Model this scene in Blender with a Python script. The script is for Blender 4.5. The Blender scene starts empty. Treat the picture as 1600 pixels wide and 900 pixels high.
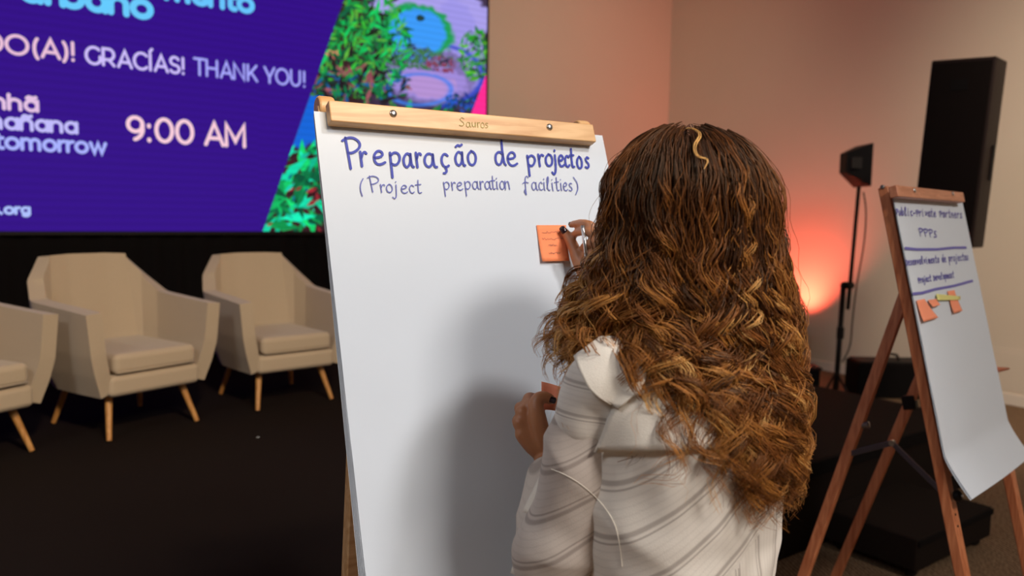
import bpy, bmesh, math, random
import numpy as np
from mathutils import Vector, Matrix, noise
random.seed(7); RNG = np.random.default_rng(11)
SC = bpy.context.scene
COL = SC.collection
pi = math.pi

# ------------------------------------------------------------------ camera
FPX = 1220.0
yaw = math.radians(54.3); pitch = math.atan(113/FPX); roll = math.radians(0.86)
CAM = np.array([0, 0, 1.6])
Fv = np.array([math.cos(yaw)*math.cos(pitch), math.sin(yaw)*math.cos(pitch), -math.sin(pitch)])
Rv = np.cross(Fv, [0, 0, 1]); Rv /= np.linalg.norm(Rv); Uv = np.cross(Rv, Fv)
Rv, Uv = Rv*math.cos(roll)+Uv*math.sin(roll), Uv*math.cos(roll)-Rv*math.sin(roll)
cam = bpy.data.cameras.new('camera'); camo = bpy.data.objects.new('camera', cam); COL.objects.link(camo)
cam.sensor_width = 36; cam.lens = 36*FPX/1600
camo.matrix_world = Matrix(((Rv[0], Uv[0], -Fv[0], CAM[0]), (Rv[1], Uv[1], -Fv[1], CAM[1]), (Rv[2], Uv[2], -Fv[2], CAM[2]), (0, 0, 0, 1)))
cam.dof.use_dof = True; cam.dof.focus_distance = 1.45; cam.dof.aperture_fstop = 3.2
cam.clip_start = 0.05
SC.camera = camo
def ray(x, y): return Fv+Rv*(x-800)/FPX-Uv*(y-450)/FPX
def at(x, y, depth): return CAM+ray(x, y)*depth                 # a point of the place seen at this pixel and depth
def on(x, y, ax, val):
    d = ray(x, y); return CAM+d*(val-CAM[ax])/d[ax]
def proj(P):
    d = np.asarray(P, float)-CAM
    return np.stack([800+FPX*(d@Rv)/(d@Fv), 450-FPX*(d@Uv)/(d@Fv)], -1)

# ------------------------------------------------------------------ world, lights, exposure
w = bpy.data.worlds.new('world'); SC.world = w; w.use_nodes = True
w.node_tree.nodes['Background'].inputs[0].default_value = (1, .86, .72, 1)
w.node_tree.nodes['Background'].inputs[1].default_value = 0.02
SC.view_settings.view_transform = 'Standard'; SC.view_settings.look = 'None'
SC.view_settings.gamma = 1; SC.view_settings.use_curve_mapping = False
SC.view_settings.exposure = 0.0
def area(name, loc, aim, size, power, col, sy=None, spread=None):
    l = bpy.data.lights.new(name, 'AREA'); l.size = size; l.energy = power; l.color = col
    if sy: l.shape = 'RECTANGLE'; l.size_y = sy
    if spread: l.spread = math.radians(spread)
    o = bpy.data.objects.new(name, l); COL.objects.link(o); o.location = loc
    o.rotation_euler = (Vector(aim)-Vector(loc)).to_track_quat('-Z', 'Y').to_euler(); return o
def spot(name, loc, aim, power, col, angle, blend, rad):
    l = bpy.data.lights.new(name, 'SPOT'); l.energy = power; l.color = col; l.spot_size = math.radians(angle)
    l.spot_blend = blend; l.shadow_soft_size = rad
    o = bpy.data.objects.new(name, l); COL.objects.link(o); o.location = loc
    o.rotation_euler = (Vector(aim)-Vector(loc)).to_track_quat('-Z', 'Y').to_euler(); return o
spot('key_spot', (1.9, -.9, 4.5), (1.0, 1.0, 1.2), 265, (1, .95, .92), 50, .8, .17)
area('front_fill', (1.3, -2.6, 4.5), (1.0, -0.2, 0), 1.2, 225, (1, .93, .86), 1.2)  # unseen fill added to brighten the blouse and soften shadows on the pad
area('ceiling_light_side', (-2.5, 1.0, 4.5), (-1.2, 2.0, 0), 1.6, 70, (.90, .94, 1.0), 1.2)
spot('stage_spot_left', (0.5, -1.2, 4.5), (0.6, 5.0, 1.0), 900, (1, .77, .52), 42, .9, .2)
spot('wall_wash', (3.6, 0.2, 4.5), (7.5, 1.5, 1.9), 1150, (1, .86, .69), 76, 1, .3)
spot('wall_wash_back', (3.6, 2.6, 4.5), (5.8, 7.1, 2.4), 430, (1, .82, .66), 80, 1, .3)
upl = on(1243, 512, 0, 7.26)
spot('red_uplight_beam', tuple(upl), (7.42, upl[1]+.30, upl[2]+1.6), 210, (1, .10, .06), 120, 1, .04)

# ------------------------------------------------------------------ materials
def mat(name, col, rough=.6, metal=0, noise_scale=0, noise_amt=0, bump=0, bump_scale=200, sheen=0, spec=.5, emis=None, es=0, coat=0):
    m = bpy.data.materials.new(name); m.use_nodes = True; nt = m.node_tree; b = nt.nodes['Principled BSDF']
    b.inputs['Base Color'].default_value = (*col, 1); b.inputs['Roughness'].default_value = rough
    b.inputs['Metallic'].default_value = metal; b.inputs['Specular IOR Level'].default_value = spec
    if sheen: b.inputs['Sheen Weight'].default_value = sheen
    if coat: b.inputs['Coat Weight'].default_value = coat
    if emis is not None: b.inputs['Emission Color'].default_value = (*emis, 1); b.inputs['Emission Strength'].default_value = es
    if noise_scale or bump:
        tc = nt.nodes.new('ShaderNodeTexCoord')
    if noise_scale:
        n = nt.nodes.new('ShaderNodeTexNoise'); n.inputs['Scale'].default_value = noise_scale; n.inputs['Detail'].default_value = 5
        nt.links.new(tc.outputs['Object'], n.inputs['Vector'])
        mx = nt.nodes.new('ShaderNodeMix'); mx.data_type = 'RGBA'
        mx.inputs[6].default_value = (*[c*(1-noise_amt) for c in col], 1); mx.inputs[7].default_value = (*[min(1, c*(1+noise_amt)) for c in col], 1)
        nt.links.new(n.outputs[0], mx.inputs[0]); nt.links.new(mx.outputs[2], b.inputs['Base Color'])
    if bump:
        n2 = nt.nodes.new('ShaderNodeTexNoise'); n2.inputs['Scale'].default_value = bump_scale; n2.inputs['Detail'].default_value = 3
        nt.links.new(tc.outputs['Object'], n2.inputs['Vector'])
        bp = nt.nodes.new('ShaderNodeBump'); bp.inputs['Strength'].default_value = bump; bp.inputs['Distance'].default_value = .002
        nt.links.new(n2.outputs[0], bp.inputs['Height']); nt.links.new(bp.outputs[0], b.inputs['Normal'])
    return m
def wood(name, c1, c2, axis, rough=.45, fine=90, bands=None):
    m = bpy.data.materials.new(name); m.use_nodes = True; nt = m.node_tree; b = nt.nodes['Principled BSDF']
    tc = nt.nodes.new('ShaderNodeTexCoord'); mp = nt.nodes.new('ShaderNodeMapping'); n = nt.nodes.new('ShaderNodeTexNoise')
    s = [fine]*3; s[axis] = fine*.06; mp.inputs['Scale'].default_value = s
    n.inputs['Scale'].default_value = 1; n.inputs['Detail'].default_value = 6; n.inputs['Distortion'].default_value = .6
    nt.links.new(tc.outputs['Object'], mp.inputs[0]); nt.links.new(mp.outputs[0], n.inputs['Vector'])
    r = nt.nodes.new('ShaderNodeValToRGB'); r.color_ramp.elements[0].position = .36; r.color_ramp.elements[1].position = .66
    r.color_ramp.elements[0].color = (*c1, 1); r.color_ramp.elements[1].color = (*c2, 1)
    nt.links.new(n.outputs[0], r.inputs[0]); nt.links.new(r.outputs[0], b.inputs['Base Color'])
    b.inputs['Roughness'].default_value = rough
    bp = nt.nodes.new('ShaderNodeBump'); bp.inputs['Strength'].default_value = .15; bp.inputs['Distance'].default_value = .001
    nt.links.new(n.outputs[0], bp.inputs['Height']); nt.links.new(bp.outputs[0], b.inputs['Normal'])
    return m
M = {}
M['wall'] = mat('wall paint', (.62, .53, .42), .85, noise_scale=1.3, noise_amt=.03, bump=.1, bump_scale=60, spec=.2)
M['ceil'] = mat('ceiling paint', (.7, .66, .6), .9, bump=.1)
M['base'] = mat('baseboard paint', (.68, .60, .50), .5)
M['stage'] = mat('dark stage carpet', (.0145, .0095, .0075), .95, noise_scale=220, noise_amt=.45, bump=.8, bump_scale=900, spec=.08)
M['skirt'] = mat('black skirt cloth', (.005, .004, .004), .92, bump=.3, bump_scale=300, spec=.1)
M['black'] = mat('black plastic', (.008, .006, .0055), .55, spec=.2)
M['speaker'] = mat('black speaker cabinet', (.012, .004, .003), .65, bump=.4, bump_scale=400, spec=.22)
M['grille'] = mat('black speaker grille', (.006, .0035, .003), .8, bump=.8, bump_scale=700, spec=.08)
M['metal'] = mat('steel', (.55, .55, .56), .28, 1)
M['dull'] = mat('dull grey metal', (.22, .20, .20), .4, .8)
M['paper'] = mat('white paper', (.655, .71, .775), .75, spec=.15, noise_scale=3, noise_amt=.015)
M['ink'] = mat('blue marker ink', (.012, .03, .36), .6)
M['ink2'] = mat('thin blue marker ink', (.10, .12, .42), .6)
M['ink3'] = mat('purple blue marker ink', (.14, .13, .45), .6)
M['pencil'] = mat('pen ink', (.25, .10, .06), .6)
M['olive'] = mat('olive pencil', (.30, .25, .05), .6)
M['orange'] = mat('orange sticky paper', (1.0, .30, .13), .7, spec=.2)
M['salmon'] = mat('salmon sticky paper', (.95, .33, .19), .7, spec=.2)
M['yellow'] = mat('yellow sticky paper', (.72, .68, .25), .7, spec=.2)
M['skin'] = mat('skin', (.42, .17, .075), .45, noise_scale=25, noise_amt=.12, bump=.15, bump_scale=300)
M['skin'].node_tree.nodes['Principled BSDF'].inputs['Subsurface Weight'].default_value = .08
M['skin'].node_tree.nodes['Principled BSDF'].inputs['Subsurface Radius'].default_value = (.01, .004, .002)
M['nail'] = mat('black nail polish', (.02, .008, .012), .15)
M['lip'] = mat('lips', (.35, .09, .06), .4)
M['eye'] = mat('eye white', (.8, .78, .75), .2)
M['trouser'] = mat('dark trousers', (.02, .018, .02), .85, bump=.3, bump_scale=400)
M['shoe'] = mat('black leather', (.015, .012, .012), .35)
M['gold'] = mat('gold', (.8, .52, .15), .25, 1)
M['beech'] = wood('beech wood', (.56, .30, .12), (.74, .47, .23), 0, fine=60)
M['redwood'] = wood('reddish stained wood', (.44, .13, .05), (.66, .25, .11), 2, fine=70)
M['redwood_x'] = wood('reddish stained wood bar', (.44, .16, .08), (.60, .25, .14), 0, fine=70)
M['legwood'] = wood('warm leg wood', (.46, .20, .05), (.64, .33, .10), 2, fine=70)
M['beige'] = mat('beige upholstery', (.50, .40, .285), .9, noise_scale=350, noise_amt=.16, bump=.5, bump_scale=700, sheen=.25, spec=.15)

# floor carpet with slanted ribbed weave
def carpet():
    m = bpy.data.materials.new('brown ribbed carpet'); m.use_nodes = True; nt = m.node_tree; b = nt.nodes['Principled BSDF']
    tc = nt.nodes.new('ShaderNodeTexCoord'); mp = nt.nodes.new('ShaderNodeMapping'); mp.inputs['Rotation'].default_value = (0, 0, .5)
    wv = nt.nodes.new('ShaderNodeTexWave'); wv.inputs['Scale'].default_value = 16; wv.inputs['Distortion'].default_value = 3; wv.inputs['Detail'].default_value = 3
    wv.inputs['Detail Scale'].default_value = 3
    nt.links.new(tc.outputs['Object'], mp.inputs[0]); nt.links.new(mp.outputs[0], wv.inputs[0])
    n = nt.nodes.new('ShaderNodeTexNoise'); n.inputs['Scale'].default_value = 90
    nt.links.new(tc.outputs['Object'], n.inputs['Vector'])
    ma = nt.nodes.new('ShaderNodeMath'); ma.operation = 'MULTIPLY'; nt.links.new(wv.outputs['Fac'], ma.inputs[0]); nt.links.new(n.outputs[0], ma.inputs[1])
    r = nt.nodes.new('ShaderNodeValToRGB'); r.color_ramp.elements[0].color = (.075, .043, .023, 1); r.color_ramp.elements[1].color = (.38, .25, .15, 1)
    r.color_ramp.elements[1].position = .75
    nt.links.new(ma.outputs[0], r.inputs[0]); nt.links.new(r.outputs[0], b.inputs['Base Color']); b.inputs['Roughness'].default_value = .95
    b.inputs['Specular IOR Level'].default_value = .1
    bp = nt.nodes.new('ShaderNodeBump'); bp.inputs['Strength'].default_value = .5; bp.inputs['Distance'].default_value = .004
    nt.links.new(ma.outputs[0], bp.inputs['Height']); nt.links.new(bp.outputs[0], b.inputs['Normal'])
    return m
M['carpet'] = carpet()
def vcol(name, emission, rough=.45, spec=.5, strength=1.0):
    m = bpy.data.materials.new(name); m.use_nodes = True; nt = m.node_tree; b = nt.nodes['Principled BSDF']
    a = nt.nodes.new('ShaderNodeAttribute'); a.attribute_name = 'Col'
    if emission:
        b.inputs['Base Color'].default_value = (.01, .01, .01, 1); b.inputs['Specular IOR Level'].default_value = 0
        nt.links.new(a.outputs['Color'], b.inputs['Emission Color']); b.inputs['Emission Strength'].default_value = strength
    else:
        nt.links.new(a.outputs['Color'], b.inputs['Base Color']); b.inputs['Roughness'].default_value = rough
        b.inputs['Specular IOR Level'].default_value = spec
    return m
def emit(name, col, s=1):
    return mat(name, (.01, .01, .01), .6, emis=col, es=s)

# ------------------------------------------------------------------ object helpers
def empty(name, loc, label, cat, group=None, rz=0):
    o = bpy.data.objects.new(name, None); COL.objects.link(o); o.location = loc; o.rotation_euler = (0, 0, rz)
    o.empty_display_size = .1
    tag(o, label, cat, group); return o
def tag(o, label, cat, group=None):
    o['label'] = label; o['category'] = cat
    if group: o['group'] = group
    return o
class MB:
    """collects verts and faces for one mesh; world coordinates unless built with an origin"""
    def __init__(s): s.v = []; s.f = []
    def add(s, vs, fs):
        n = len(s.v); s.v += [tuple(map(float, p)) for p in vs]; s.f += [tuple(n+i for i in f) for f in fs]; return s
    def box(s, c, size, X=(1, 0, 0), Y=(0, 1, 0), Z=(0, 0, 1)):
        c = np.array(c, float); X, Y, Z = [np.array(a, float)*h/2 for a, h in zip((X, Y, Z), size)]
        vs = [c+a*X+b*Y+d*Z for a in (-1, 1) for b in (-1, 1) for d in (-1, 1)]
        return s.add(vs, [(0, 1, 3, 2), (4, 6, 7, 5), (0, 4, 5, 1), (2, 3, 7, 6), (0, 2, 6, 4), (1, 5, 7, 3)])
    def bar(s, p, q, wd, dp, up):
        """rectangular bar from p to q; dp measured along 'up', wd across"""
        p, q, up = map(lambda a: np.array(a, float), (p, q, up)); Z = q-p; L = np.linalg.norm(Z); Z /= L
        Y = up-Z*(up@Z); Y /= np.linalg.norm(Y); X = np.cross(Y, Z)
        return s.box((p+q)/2, (wd, dp, L), X, Y, Z)
    def tube(s, pts, rad, n=10, caps=True, flat=None):
        pts = [np.array(p, float) for p in pts]; m = len(pts)
        if np.isscalar(rad): rad = [rad]*m
        vs = []; ref = None
        for i in range(m):
            t = pts[min(i+1, m-1)]-pts[max(i-1, 0)]; t = t/(np.linalg.norm(t)+1e-12)
            if ref is None: ref = np.array([0, 0, 1.]) if abs(t[2]) < .9 else np.array([1., 0, 0])
            a = ref-t*(ref@t); a /= np.linalg.norm(a)+1e-12; b = np.cross(t, a); ref = a
            r = rad[i]; ra, rb = (r if np.ndim(r) else (r, r))
            for k in range(n):
                th = 2*pi*k/n; vs.append(pts[i]+a*math.cos(th)*ra+b*math.sin(th)*rb)
        fs = [(i*n+k, i*n+(k+1) % n, (i+1)*n+(k+1) % n, (i+1)*n+k) for i in range(m-1) for k in range(n)]
        if caps: fs += [tuple(range(n-1, -1, -1)), tuple((m-1)*n+k for k in range(n))]
        return s.add(vs, fs)
    def lathe(s, prof, c, n=24, ax=2, X=None, Y=None, Z=None):
        Z = np.array(Z if Z is not None else (0, 0, 1), float); Z /= np.linalg.norm(Z)
        X = np.cross(Z, (0.3, .9, .1)); X /= np.linalg.norm(X); Y = np.cross(Z, X); c = np.array(c, float)
        vs = [c+Z*z+(X*math.cos(2*pi*k/n)+Y*math.sin(2*pi*k/n))*r for r, z in prof for k in range(n)]
        m = len(prof); fs = [(i*n+k, i*n+(k+1) % n, (i+1)*n+(k+1) % n, (i+1)*n+k) for i in range(m-1) for k in range(n)]
        fs += [tuple(range(n-1, -1, -1)), tuple((m-1)*n+k for k in range(n))]
        return s.add(vs, fs)
    def grid(s, P):
        P = np.asarray(P); a, b = P.shape[:2]
        return s.add(P.reshape(-1, 3), [(i*b+j, i*b+j+1, (i+1)*b+j+1, (i+1)*b+j) for i in range(a-1) for j in range(b-1)])
    def sphere(s, c, r, n=16, m=10):
        r = np.array([r]*3 if np.isscalar(r) else r, float); c = np.array(c, float)
        vs = [c+r*np.array([0, 0, 1])]+[c+r*np.array([math.sin(pi*i/m)*math.cos(2*pi*k/n), math.sin(pi*i/m)*math.sin(2*pi*k/n), math.cos(pi*i/m)]) for i in range(1, m) for k in range(n)]+[c-r*np.array([0, 0, 1])]
        fs = [(0, 1+k, 1+(k+1) % n) for k in range(n)]
        fs += [(1+i*n+k, 1+(i+1)*n+k, 1+(i+1)*n+(k+1) % n, 1+i*n+(k+1) % n) for i in range(m-2) for k in range(n)]
        l = 1+(m-1)*n; fs += [(l, l-n+(k+1) % n, l-n+k) for k in range(n)]
        return s.add(vs, fs)
    def build(s, name, m, parent=None, origin=None, bevel=0, seg=2, smooth=False, sub=0, solid=0, fix=True, T=None):
        me = bpy.data.meshes.new(name); V = np.array(s.v, float)
        if T is not None: V = T(V)
        if origin is None:
            origin = (0, 0, 0)
            q = parent
            while q is not None: origin = tuple(np.array(origin)+np.array(q.location)); q = q.parent
        me.from_pydata([tuple(p) for p in (V-np.array(origin))], [], s.f); me.update()
        if fix:
            bm = bmesh.new(); bm.from_mesh(me); bmesh.ops.recalc_face_normals(bm, faces=bm.faces); bm.to_mesh(me); bm.free()
        me.materials.append(m if not isinstance(m, str) else M[m])
        if smooth: me.shade_smooth()
        o = bpy.data.objects.new(name, me); COL.objects.link(o)
        if parent is not None: o.parent = parent
        if solid: md = o.modifiers.new('s', 'SOLIDIFY'); md.thickness = solid; md.offset = -1
        if bevel:
            md = o.modifiers.new('b', 'BEVEL'); md.width = bevel; md.segments = seg; md.limit_method = 'ANGLE'; md.angle_limit = math.radians(35)
            me.shade_smooth(); md.harden_normals = True
        if sub: md = o.modifiers.new('u', 'SUBSURF'); md.levels = sub; md.render_levels = sub
        return o
def top(o, loc):
    """move a top-level mesh's origin to loc without moving it in space"""
    loc = Vector(loc); d = loc-o.location
    o.data.transform(Matrix.Translation(-d)); o.location = loc; return o
def struct(o): o['kind'] = 'structure'; return o
def bake(o):
    """apply modifiers without operators"""
    dg = bpy.context.evaluated_depsgraph_get(); dg.update()
    me = bpy.data.meshes.new_from_object(o.evaluated_get(dg)); old = o.data; o.modifiers.clear(); o.data = me; return o

# ------------------------------------------------------------------ room
X0, X1, Y0, Y1, ZC = -6.0, 7.55, -4.5, 7.12, 4.6
STG, SZ = 2.13, .44          # stage front line and stage height
struct(MB().box(((X0+X1)/2, (Y0+Y1)/2, -.05), (X1-X0, Y1-Y0, .1)).build('floor', 'carpet'))
struct(MB().box(((X0+X1)/2, (Y0+Y1)/2, ZC+.05), (X1-X0, Y1-Y0, .1)).build('ceiling', 'ceil'))
struct(MB().box(((X0+X1)/2, Y1+.05, ZC/2), (X1-X0+.2, .1, ZC)).build('wall_back', 'wall'))
struct(MB().box(((X0+X1)/2, Y0-.05, ZC/2), (X1-X0+.2, .1, ZC)).build('wall_front', 'wall'))
struct(MB().box((X1+.05, (Y0+Y1)/2, ZC/2), (.1, Y1-Y0, ZC)).build('wall_right', 'wall'))
struct(MB().box((X0-.05, (Y0+Y1)/2, ZC/2), (.1, Y1-Y0, ZC)).build('wall_left', 'wall'))
struct(MB().box((X1-.01, (Y0+Y1)/2, .05), (.02, Y1-Y0-.04, .10)).build('baseboard_right', 'base', bevel=.004))
struct(MB().box(((X0+X1)/2, Y1-.01, .05), (X1-X0-.08, .02, .10)).build('baseboard_back', 'base', bevel=.004))

# flush access panel low on the right wall
pz = on(1583, 578, 0, X1-.01)
t = empty('wall_panel', (X1, pz[1], pz[2]-.2), 'faint flush access panel set low in the beige wall at right edge of view', 'panel')
MB().box((X1-.003, pz[1]-.05, pz[2]-.02), (.006, .62, .34)).build('cover', 'wall', t, bevel=.003)
MB().box((X1-.002, pz[1]-.05, pz[2]-.02), (.004, .68, .40)).build('frame', 'wall', t, bevel=.002)

# ------------------------------------------------------------------ stage, step
t = empty('stage', (0, 4.2, 0), 'low stage platform covered in near-black carpet under the armchairs', 'stage')
MB().box(((X0+4.92)/2+.3, (STG+6.55)/2, SZ/2), (4.92-X0-.6, 6.55-STG, SZ)).build('platform', 'stage', t, bevel=.012)
MB().box(((X0+4.92)/2+.3, STG-.004, SZ-.04), (4.92-X0-.62, .008, .07)).build('edge_trim', 'skirt', t, bevel=.003)
t = empty('stage_step', (4.0, 1.85, 0), 'black carpeted step block against the stage front, behind the far easel', 'step')
sxr = on(1552, 792, 2, .2)[0]; sxc = (3.41+sxr)/2
MB().box((sxc, (1.65+STG-.01)/2, .125), (sxr-3.41, STG-.012-1.65, .15)).build('step_block', 'stage', t, bevel=.008)
MB().box((sxc, 1.646, .18), (sxr-3.42, .008, .03)).build('nosing', 'skirt', t, bevel=.002)
for cxx in (3.47, sxr-.06):
    for cyy in (1.70, STG-.08):
        cst = MB().lathe([(.012, -.013), (.026, -.012), (.026, .012), (.012, .013)], (cxx, cyy, .026), 16, Z=(.5, .85, 0)).build('castor', 'black', t, bevel=.003)
        MB().box((cxx, cyy+.004, .047), (.03, .045, .014)).build('castor_fork', 'black', cst)
o = MB().box(on(403, 683, 2, SZ+.001), (.012, .006, .002)).build('paper_scrap', 'paper')
tag(o, 'tiny pale scrap lying on the dark stage floor in front of right armchair', 'scrap')

# black pleated skirt under the screen
mb = MB(); nx = 520; xs = np.linspace(-4.6, 4.25, nx)
P = np.zeros((nx, 12, 3))
for j, z in enumerate(np.linspace(SZ+.003, 1.41, 12)):
    P[:, j, 0] = xs; P[:, j, 1] = 6.36+.022*np.sin(xs*34+np.sin(xs*5)*1.5)*(1-.5*(z-.44)); P[:, j, 2] = z
mb.grid(P)
o = mb.build('skirt_cloth', 'skirt', smooth=True, solid=.004); top(o, (0, 6.36, SZ)); tag(o, 'black pleated cloth skirt hanging below the big screen behind the armchairs', 'curtain')

# ------------------------------------------------------------------ stroke lettering
def arc(cx, cy, rx, ry, a0, a1, n=14):
    return [(cx+rx*math.cos(math.radians(a0+(a1-a0)*i/n)), cy+ry*math.sin(math.radians(a0+(a1-a0)*i/n))) for i in range(n+1)]
def circ(cx, cy, rx, ry): return arc(cx, cy, rx, ry, 0, 360, 24)
G = {}   # glyph: (advance, [polylines]); x-height .72, cap height 1
G['A'] = (.95, [[(0, 0), (.42, 1), (.84, 0)], [(.14, .3), (.70, .3)]])
G['C'] = (.98, [arc(.5, .5, .48, .5, 45, 315, 24)])
G['D'] = (1.0, [[(0, 0), (0, 1), (.38, 1)]+arc(.38, .5, .47, .5, 90, -90, 18)+[(0, 0)]])
G['G'] = (1.02, [arc(.5, .5, .48, .5, 48, 325, 24)+[(.88, .46)]])
G['H'] = (1.0, [[(0, 0), (0, 1)], [(.76, 0), (.76, 1)], [(0, .5), (.76, .5)]])
G['Í'] = (.3, [[(.04, 0), (.04, 1)], [(.02, 1.14), (.17, 1.32)]])
G['I'] = (.3, [[(.04, 0), (.04, 1)]])
G['K'] = (.88, [[(0, 0), (0, 1)], [(.68, 1), (.02, .32)], [(.25, .55), (.72, 0)]])
G['M'] = (1.15, [[(0, 0), (0, 1), (.45, .22), (.9, 1), (.9, 0)]])
G['N'] = (1.0, [[(0, 0), (0, 1), (.76, 0), (.76, 1)]])
G['O'] = (1.18, [circ(.5, .5, .5, .5)])
G['P'] = (.8, [[(0, 0), (0, 1), (.35, 1)]+arc(.35, .68, .3, .32, 90, -90)+[(0, .36)]])
G['R'] = (.9, [[(0, 0), (0, 1), (.35, 1)]+arc(.35, .67, .32, .33, 90, -90)+[(0, .34)], [(.36, .34), (.68, 0)]])
G['S'] = (.8, [arc(.33, .75, .28, .25, 25, 270, 16)+arc(.33, .25, .31, .25, 90, -155, 16)])
G['T'] = (.85, [[(0, 1), (.74, 1)], [(.37, 1), (.37, 0)]])
G['U'] = (1.0, [[(0, 1), (0, .38)]+arc(.37, .38, .37, .38, 180, 360, 16)+[(.74, 1)]])
G['Y'] = (.85, [[(-.02, 1), (.37, .36), (.76, 1)], [(.37, .36), (.37, 0)]])
G['('] = (.4, [arc(.5, .42, .42, .72, 130, 230, 12)])
G[')'] = (.4, [arc(-.22, .42, .42, .72, 50, -50, 12)])
G['!'] = (.32, [[(.05, 1), (.05, .32)], [(.05, .03), (.05, .0)]])
G['.'] = (.3, [[(.05, .03), (.05, 0)]])
G[':'] = (.32, [[(.05, .05), (.05, 0)], [(.05, .68), (.05, .63)]])
G['9'] = (.82, [circ(.33, .68, .32, .31), arc(.15, .50, .50, .50, 20, -72, 14)])
G['0'] = (.88, [circ(.36, .5, .36, .5)])
G['a'] = (.78, [circ(.32, .36, .31, .36), [(.63, .72), (.63, 0)]])
G['b'] = (.82, [[(0, 1.04), (0, 0)], circ(.34, .36, .33, .36)])
G['c'] = (.68, [arc(.35, .36, .33, .36, 45, 315, 18)])
G['d'] = (.82, [[(.64, 1.04), (.64, 0)], circ(.32, .36, .32, .36)])
G['e'] = (.76, [[(.03, .36), (.66, .36)]+arc(.34, .36, .33, .36, 0, 318, 22)])
G['g'] = (.82, [circ(.32, .37, .31, .35), [(.63, .72), (.63, 0)]+arc(.33, 0, .30, .27, 0, -140, 12)])
G['h'] = (.78, [[(0, 1.04), (0, 0)], [(0, .38)]+arc(.29, .42, .29, .30, 180, 0, 12)+[(.58, 0)]])
G['m'] = (1.22, [[(0, .72), (0, 0)], [(0, .4)]+arc(.25, .45, .25, .27, 180, 0, 12)+[(.5, 0)], [(.5, .4)]+arc(.75, .45, .25, .27, 180, 0, 12)+[(1.0, 0)]])
G['n'] = (.78, [[(0, .72), (0, 0)], [(0, .38)]+arc(.29, .42, .29, .30, 180, 0, 12)+[(.58, 0)]])
G['o'] = (.84, [circ(.34, .36, .34, .36)])
G['r'] = (.46, [[(0, .72), (0, 0)], [(0, .4)]+arc(.33, .40, .33, .32, 180, 90, 8)])
G['s'] = (.62, [arc(.26, .54, .22, .18, 30, 270, 12)+arc(.26, .18, .25, .18, 90, -150, 12)])
G['t'] = (.52, [[(.14, .92), (.14, .18)]+arc(.32, .18, .18, .18, 180, 290, 8), [(-.04, .70), (.38, .70)]])
G['u'] = (.78, [[(0, .72), (0, .3)]+arc(.29, .30, .29, .30, 180, 360, 12)+[(.58, .72)], [(.58, .3), (.58, 0)]])
G['w'] = (1.05, [[(0, .72), (.24, 0), (.47, .70), (.70, 0), (.94, .72)]])
til = [(.10, .90), (.2, .99), (.33, .95), (.46, .90), (.56, .99)]
G['ã'] = (.78, G['a'][1]+[til]); G['ñ'] = (.78, G['n'][1]+[til])
def ribbon(mb, pts, wd, frame, off, cap=6):
    """flat rounded stroke; frame(x, y, off) -> world point"""
    pts = [np.array(p, float) for p in pts]; h = wd/2
    q = [pts[0]]
    for p in pts[1:]:
        if np.linalg.norm(p-q[-1]) > 1e-6: q.append(p)
    if len(q) < 2: q.append(q[0]+[1e-4, 0])
    n = len(q); L = []; Rr = []
    for i in range(n):
        a = q[i]-q[i-1] if i else q[1]-q[0]; b = q[i+1]-q[i] if i < n-1 else a
        a = a/np.linalg.norm(a); b = b/np.linalg.norm(b); t = a+b; t = t/(np.linalg.norm(t)+1e-9); nn = np.array([-t[1], t[0]])
        k = h/max(.45, abs(nn@np.array([-a[1], a[0]]))); L.append(q[i]+nn*k); Rr.append(q[i]-nn*k)
    vs = [frame(*p, off) for p in L]+[frame(*p, off) for p in Rr]
    fs = [(i, i+1, n+i+1, n+i) for i in range(n-1)]
    mb.add(vs, fs)
    for e, t in ((q[0], q[0]-q[1]), (q[-1], q[-1]-q[-2])):
        a0 = math.atan2(t[1], t[0]); cs = [e+h*np.array([math.cos(a0+s), math.sin(a0+s)]) for s in np.linspace(-pi/2, pi/2, cap+1)]
        mb.add([frame(*p, off) for p in cs], [tuple(range(cap+1))])
def text_w(s, track=0): return sum(.42 if c == ' ' else G[c][0]+track for c in s)-track-.1
def put_text(mb, s, x0, y0, hgt, wd, frame, off=0, x1=None, track=.06, slant=0):
    """writes s from x0 on baseline y0 with cap height hgt; x1 squeezes to end there"""
    sx = hgt if x1 is None else (x1-x0)/text_w(s, track)
    cx = 0
    for c in s:
        if c == ' ': cx += .42; continue
        for pl in G[c][1]: ribbon(mb, [(x0+(cx+px+slant*py)*sx, y0+py*hgt) for px, py in pl], wd, frame, off)
        cx += G[c][0]+track

# ------------------------------------------------------------------ LED screen
SY = 6.30
sl, sr = -3.4, on(760.5, 100, 1, SY)[0]; sb = on(250, 361.5, 1, SY)[2]; st = 4.35
t = empty('led_screen', ((sl+sr)/2, SY+.1, sb), 'large lit indigo video screen with white lettering and a garden picture', 'screen')
MB().box(((sl+sr)/2, SY+.07, (sb+st)/2), (sr-sl+.06, .12, st-sb+.06)).build('cabinet', 'black', t, bevel=.005)
NX, NZ = 520, 560
gx0 = on(405, 361, 1, SY)[0]
gx = np.linspace(gx0, sr, NX); gz = np.linspace(sb, st, NZ)
GX, GZ = np.meshgrid(gx, gz, indexing='ij')
PW = np.stack([GX, np.full_like(GX, SY+.004), GZ], -1)
px, py = np.moveaxis(proj(PW), -1, 0)
def srgb(c): c = np.array(c, float)/255; return np.where(c < .04045, c/12.92, ((c+.055)/1.055)**2.4)
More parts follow.
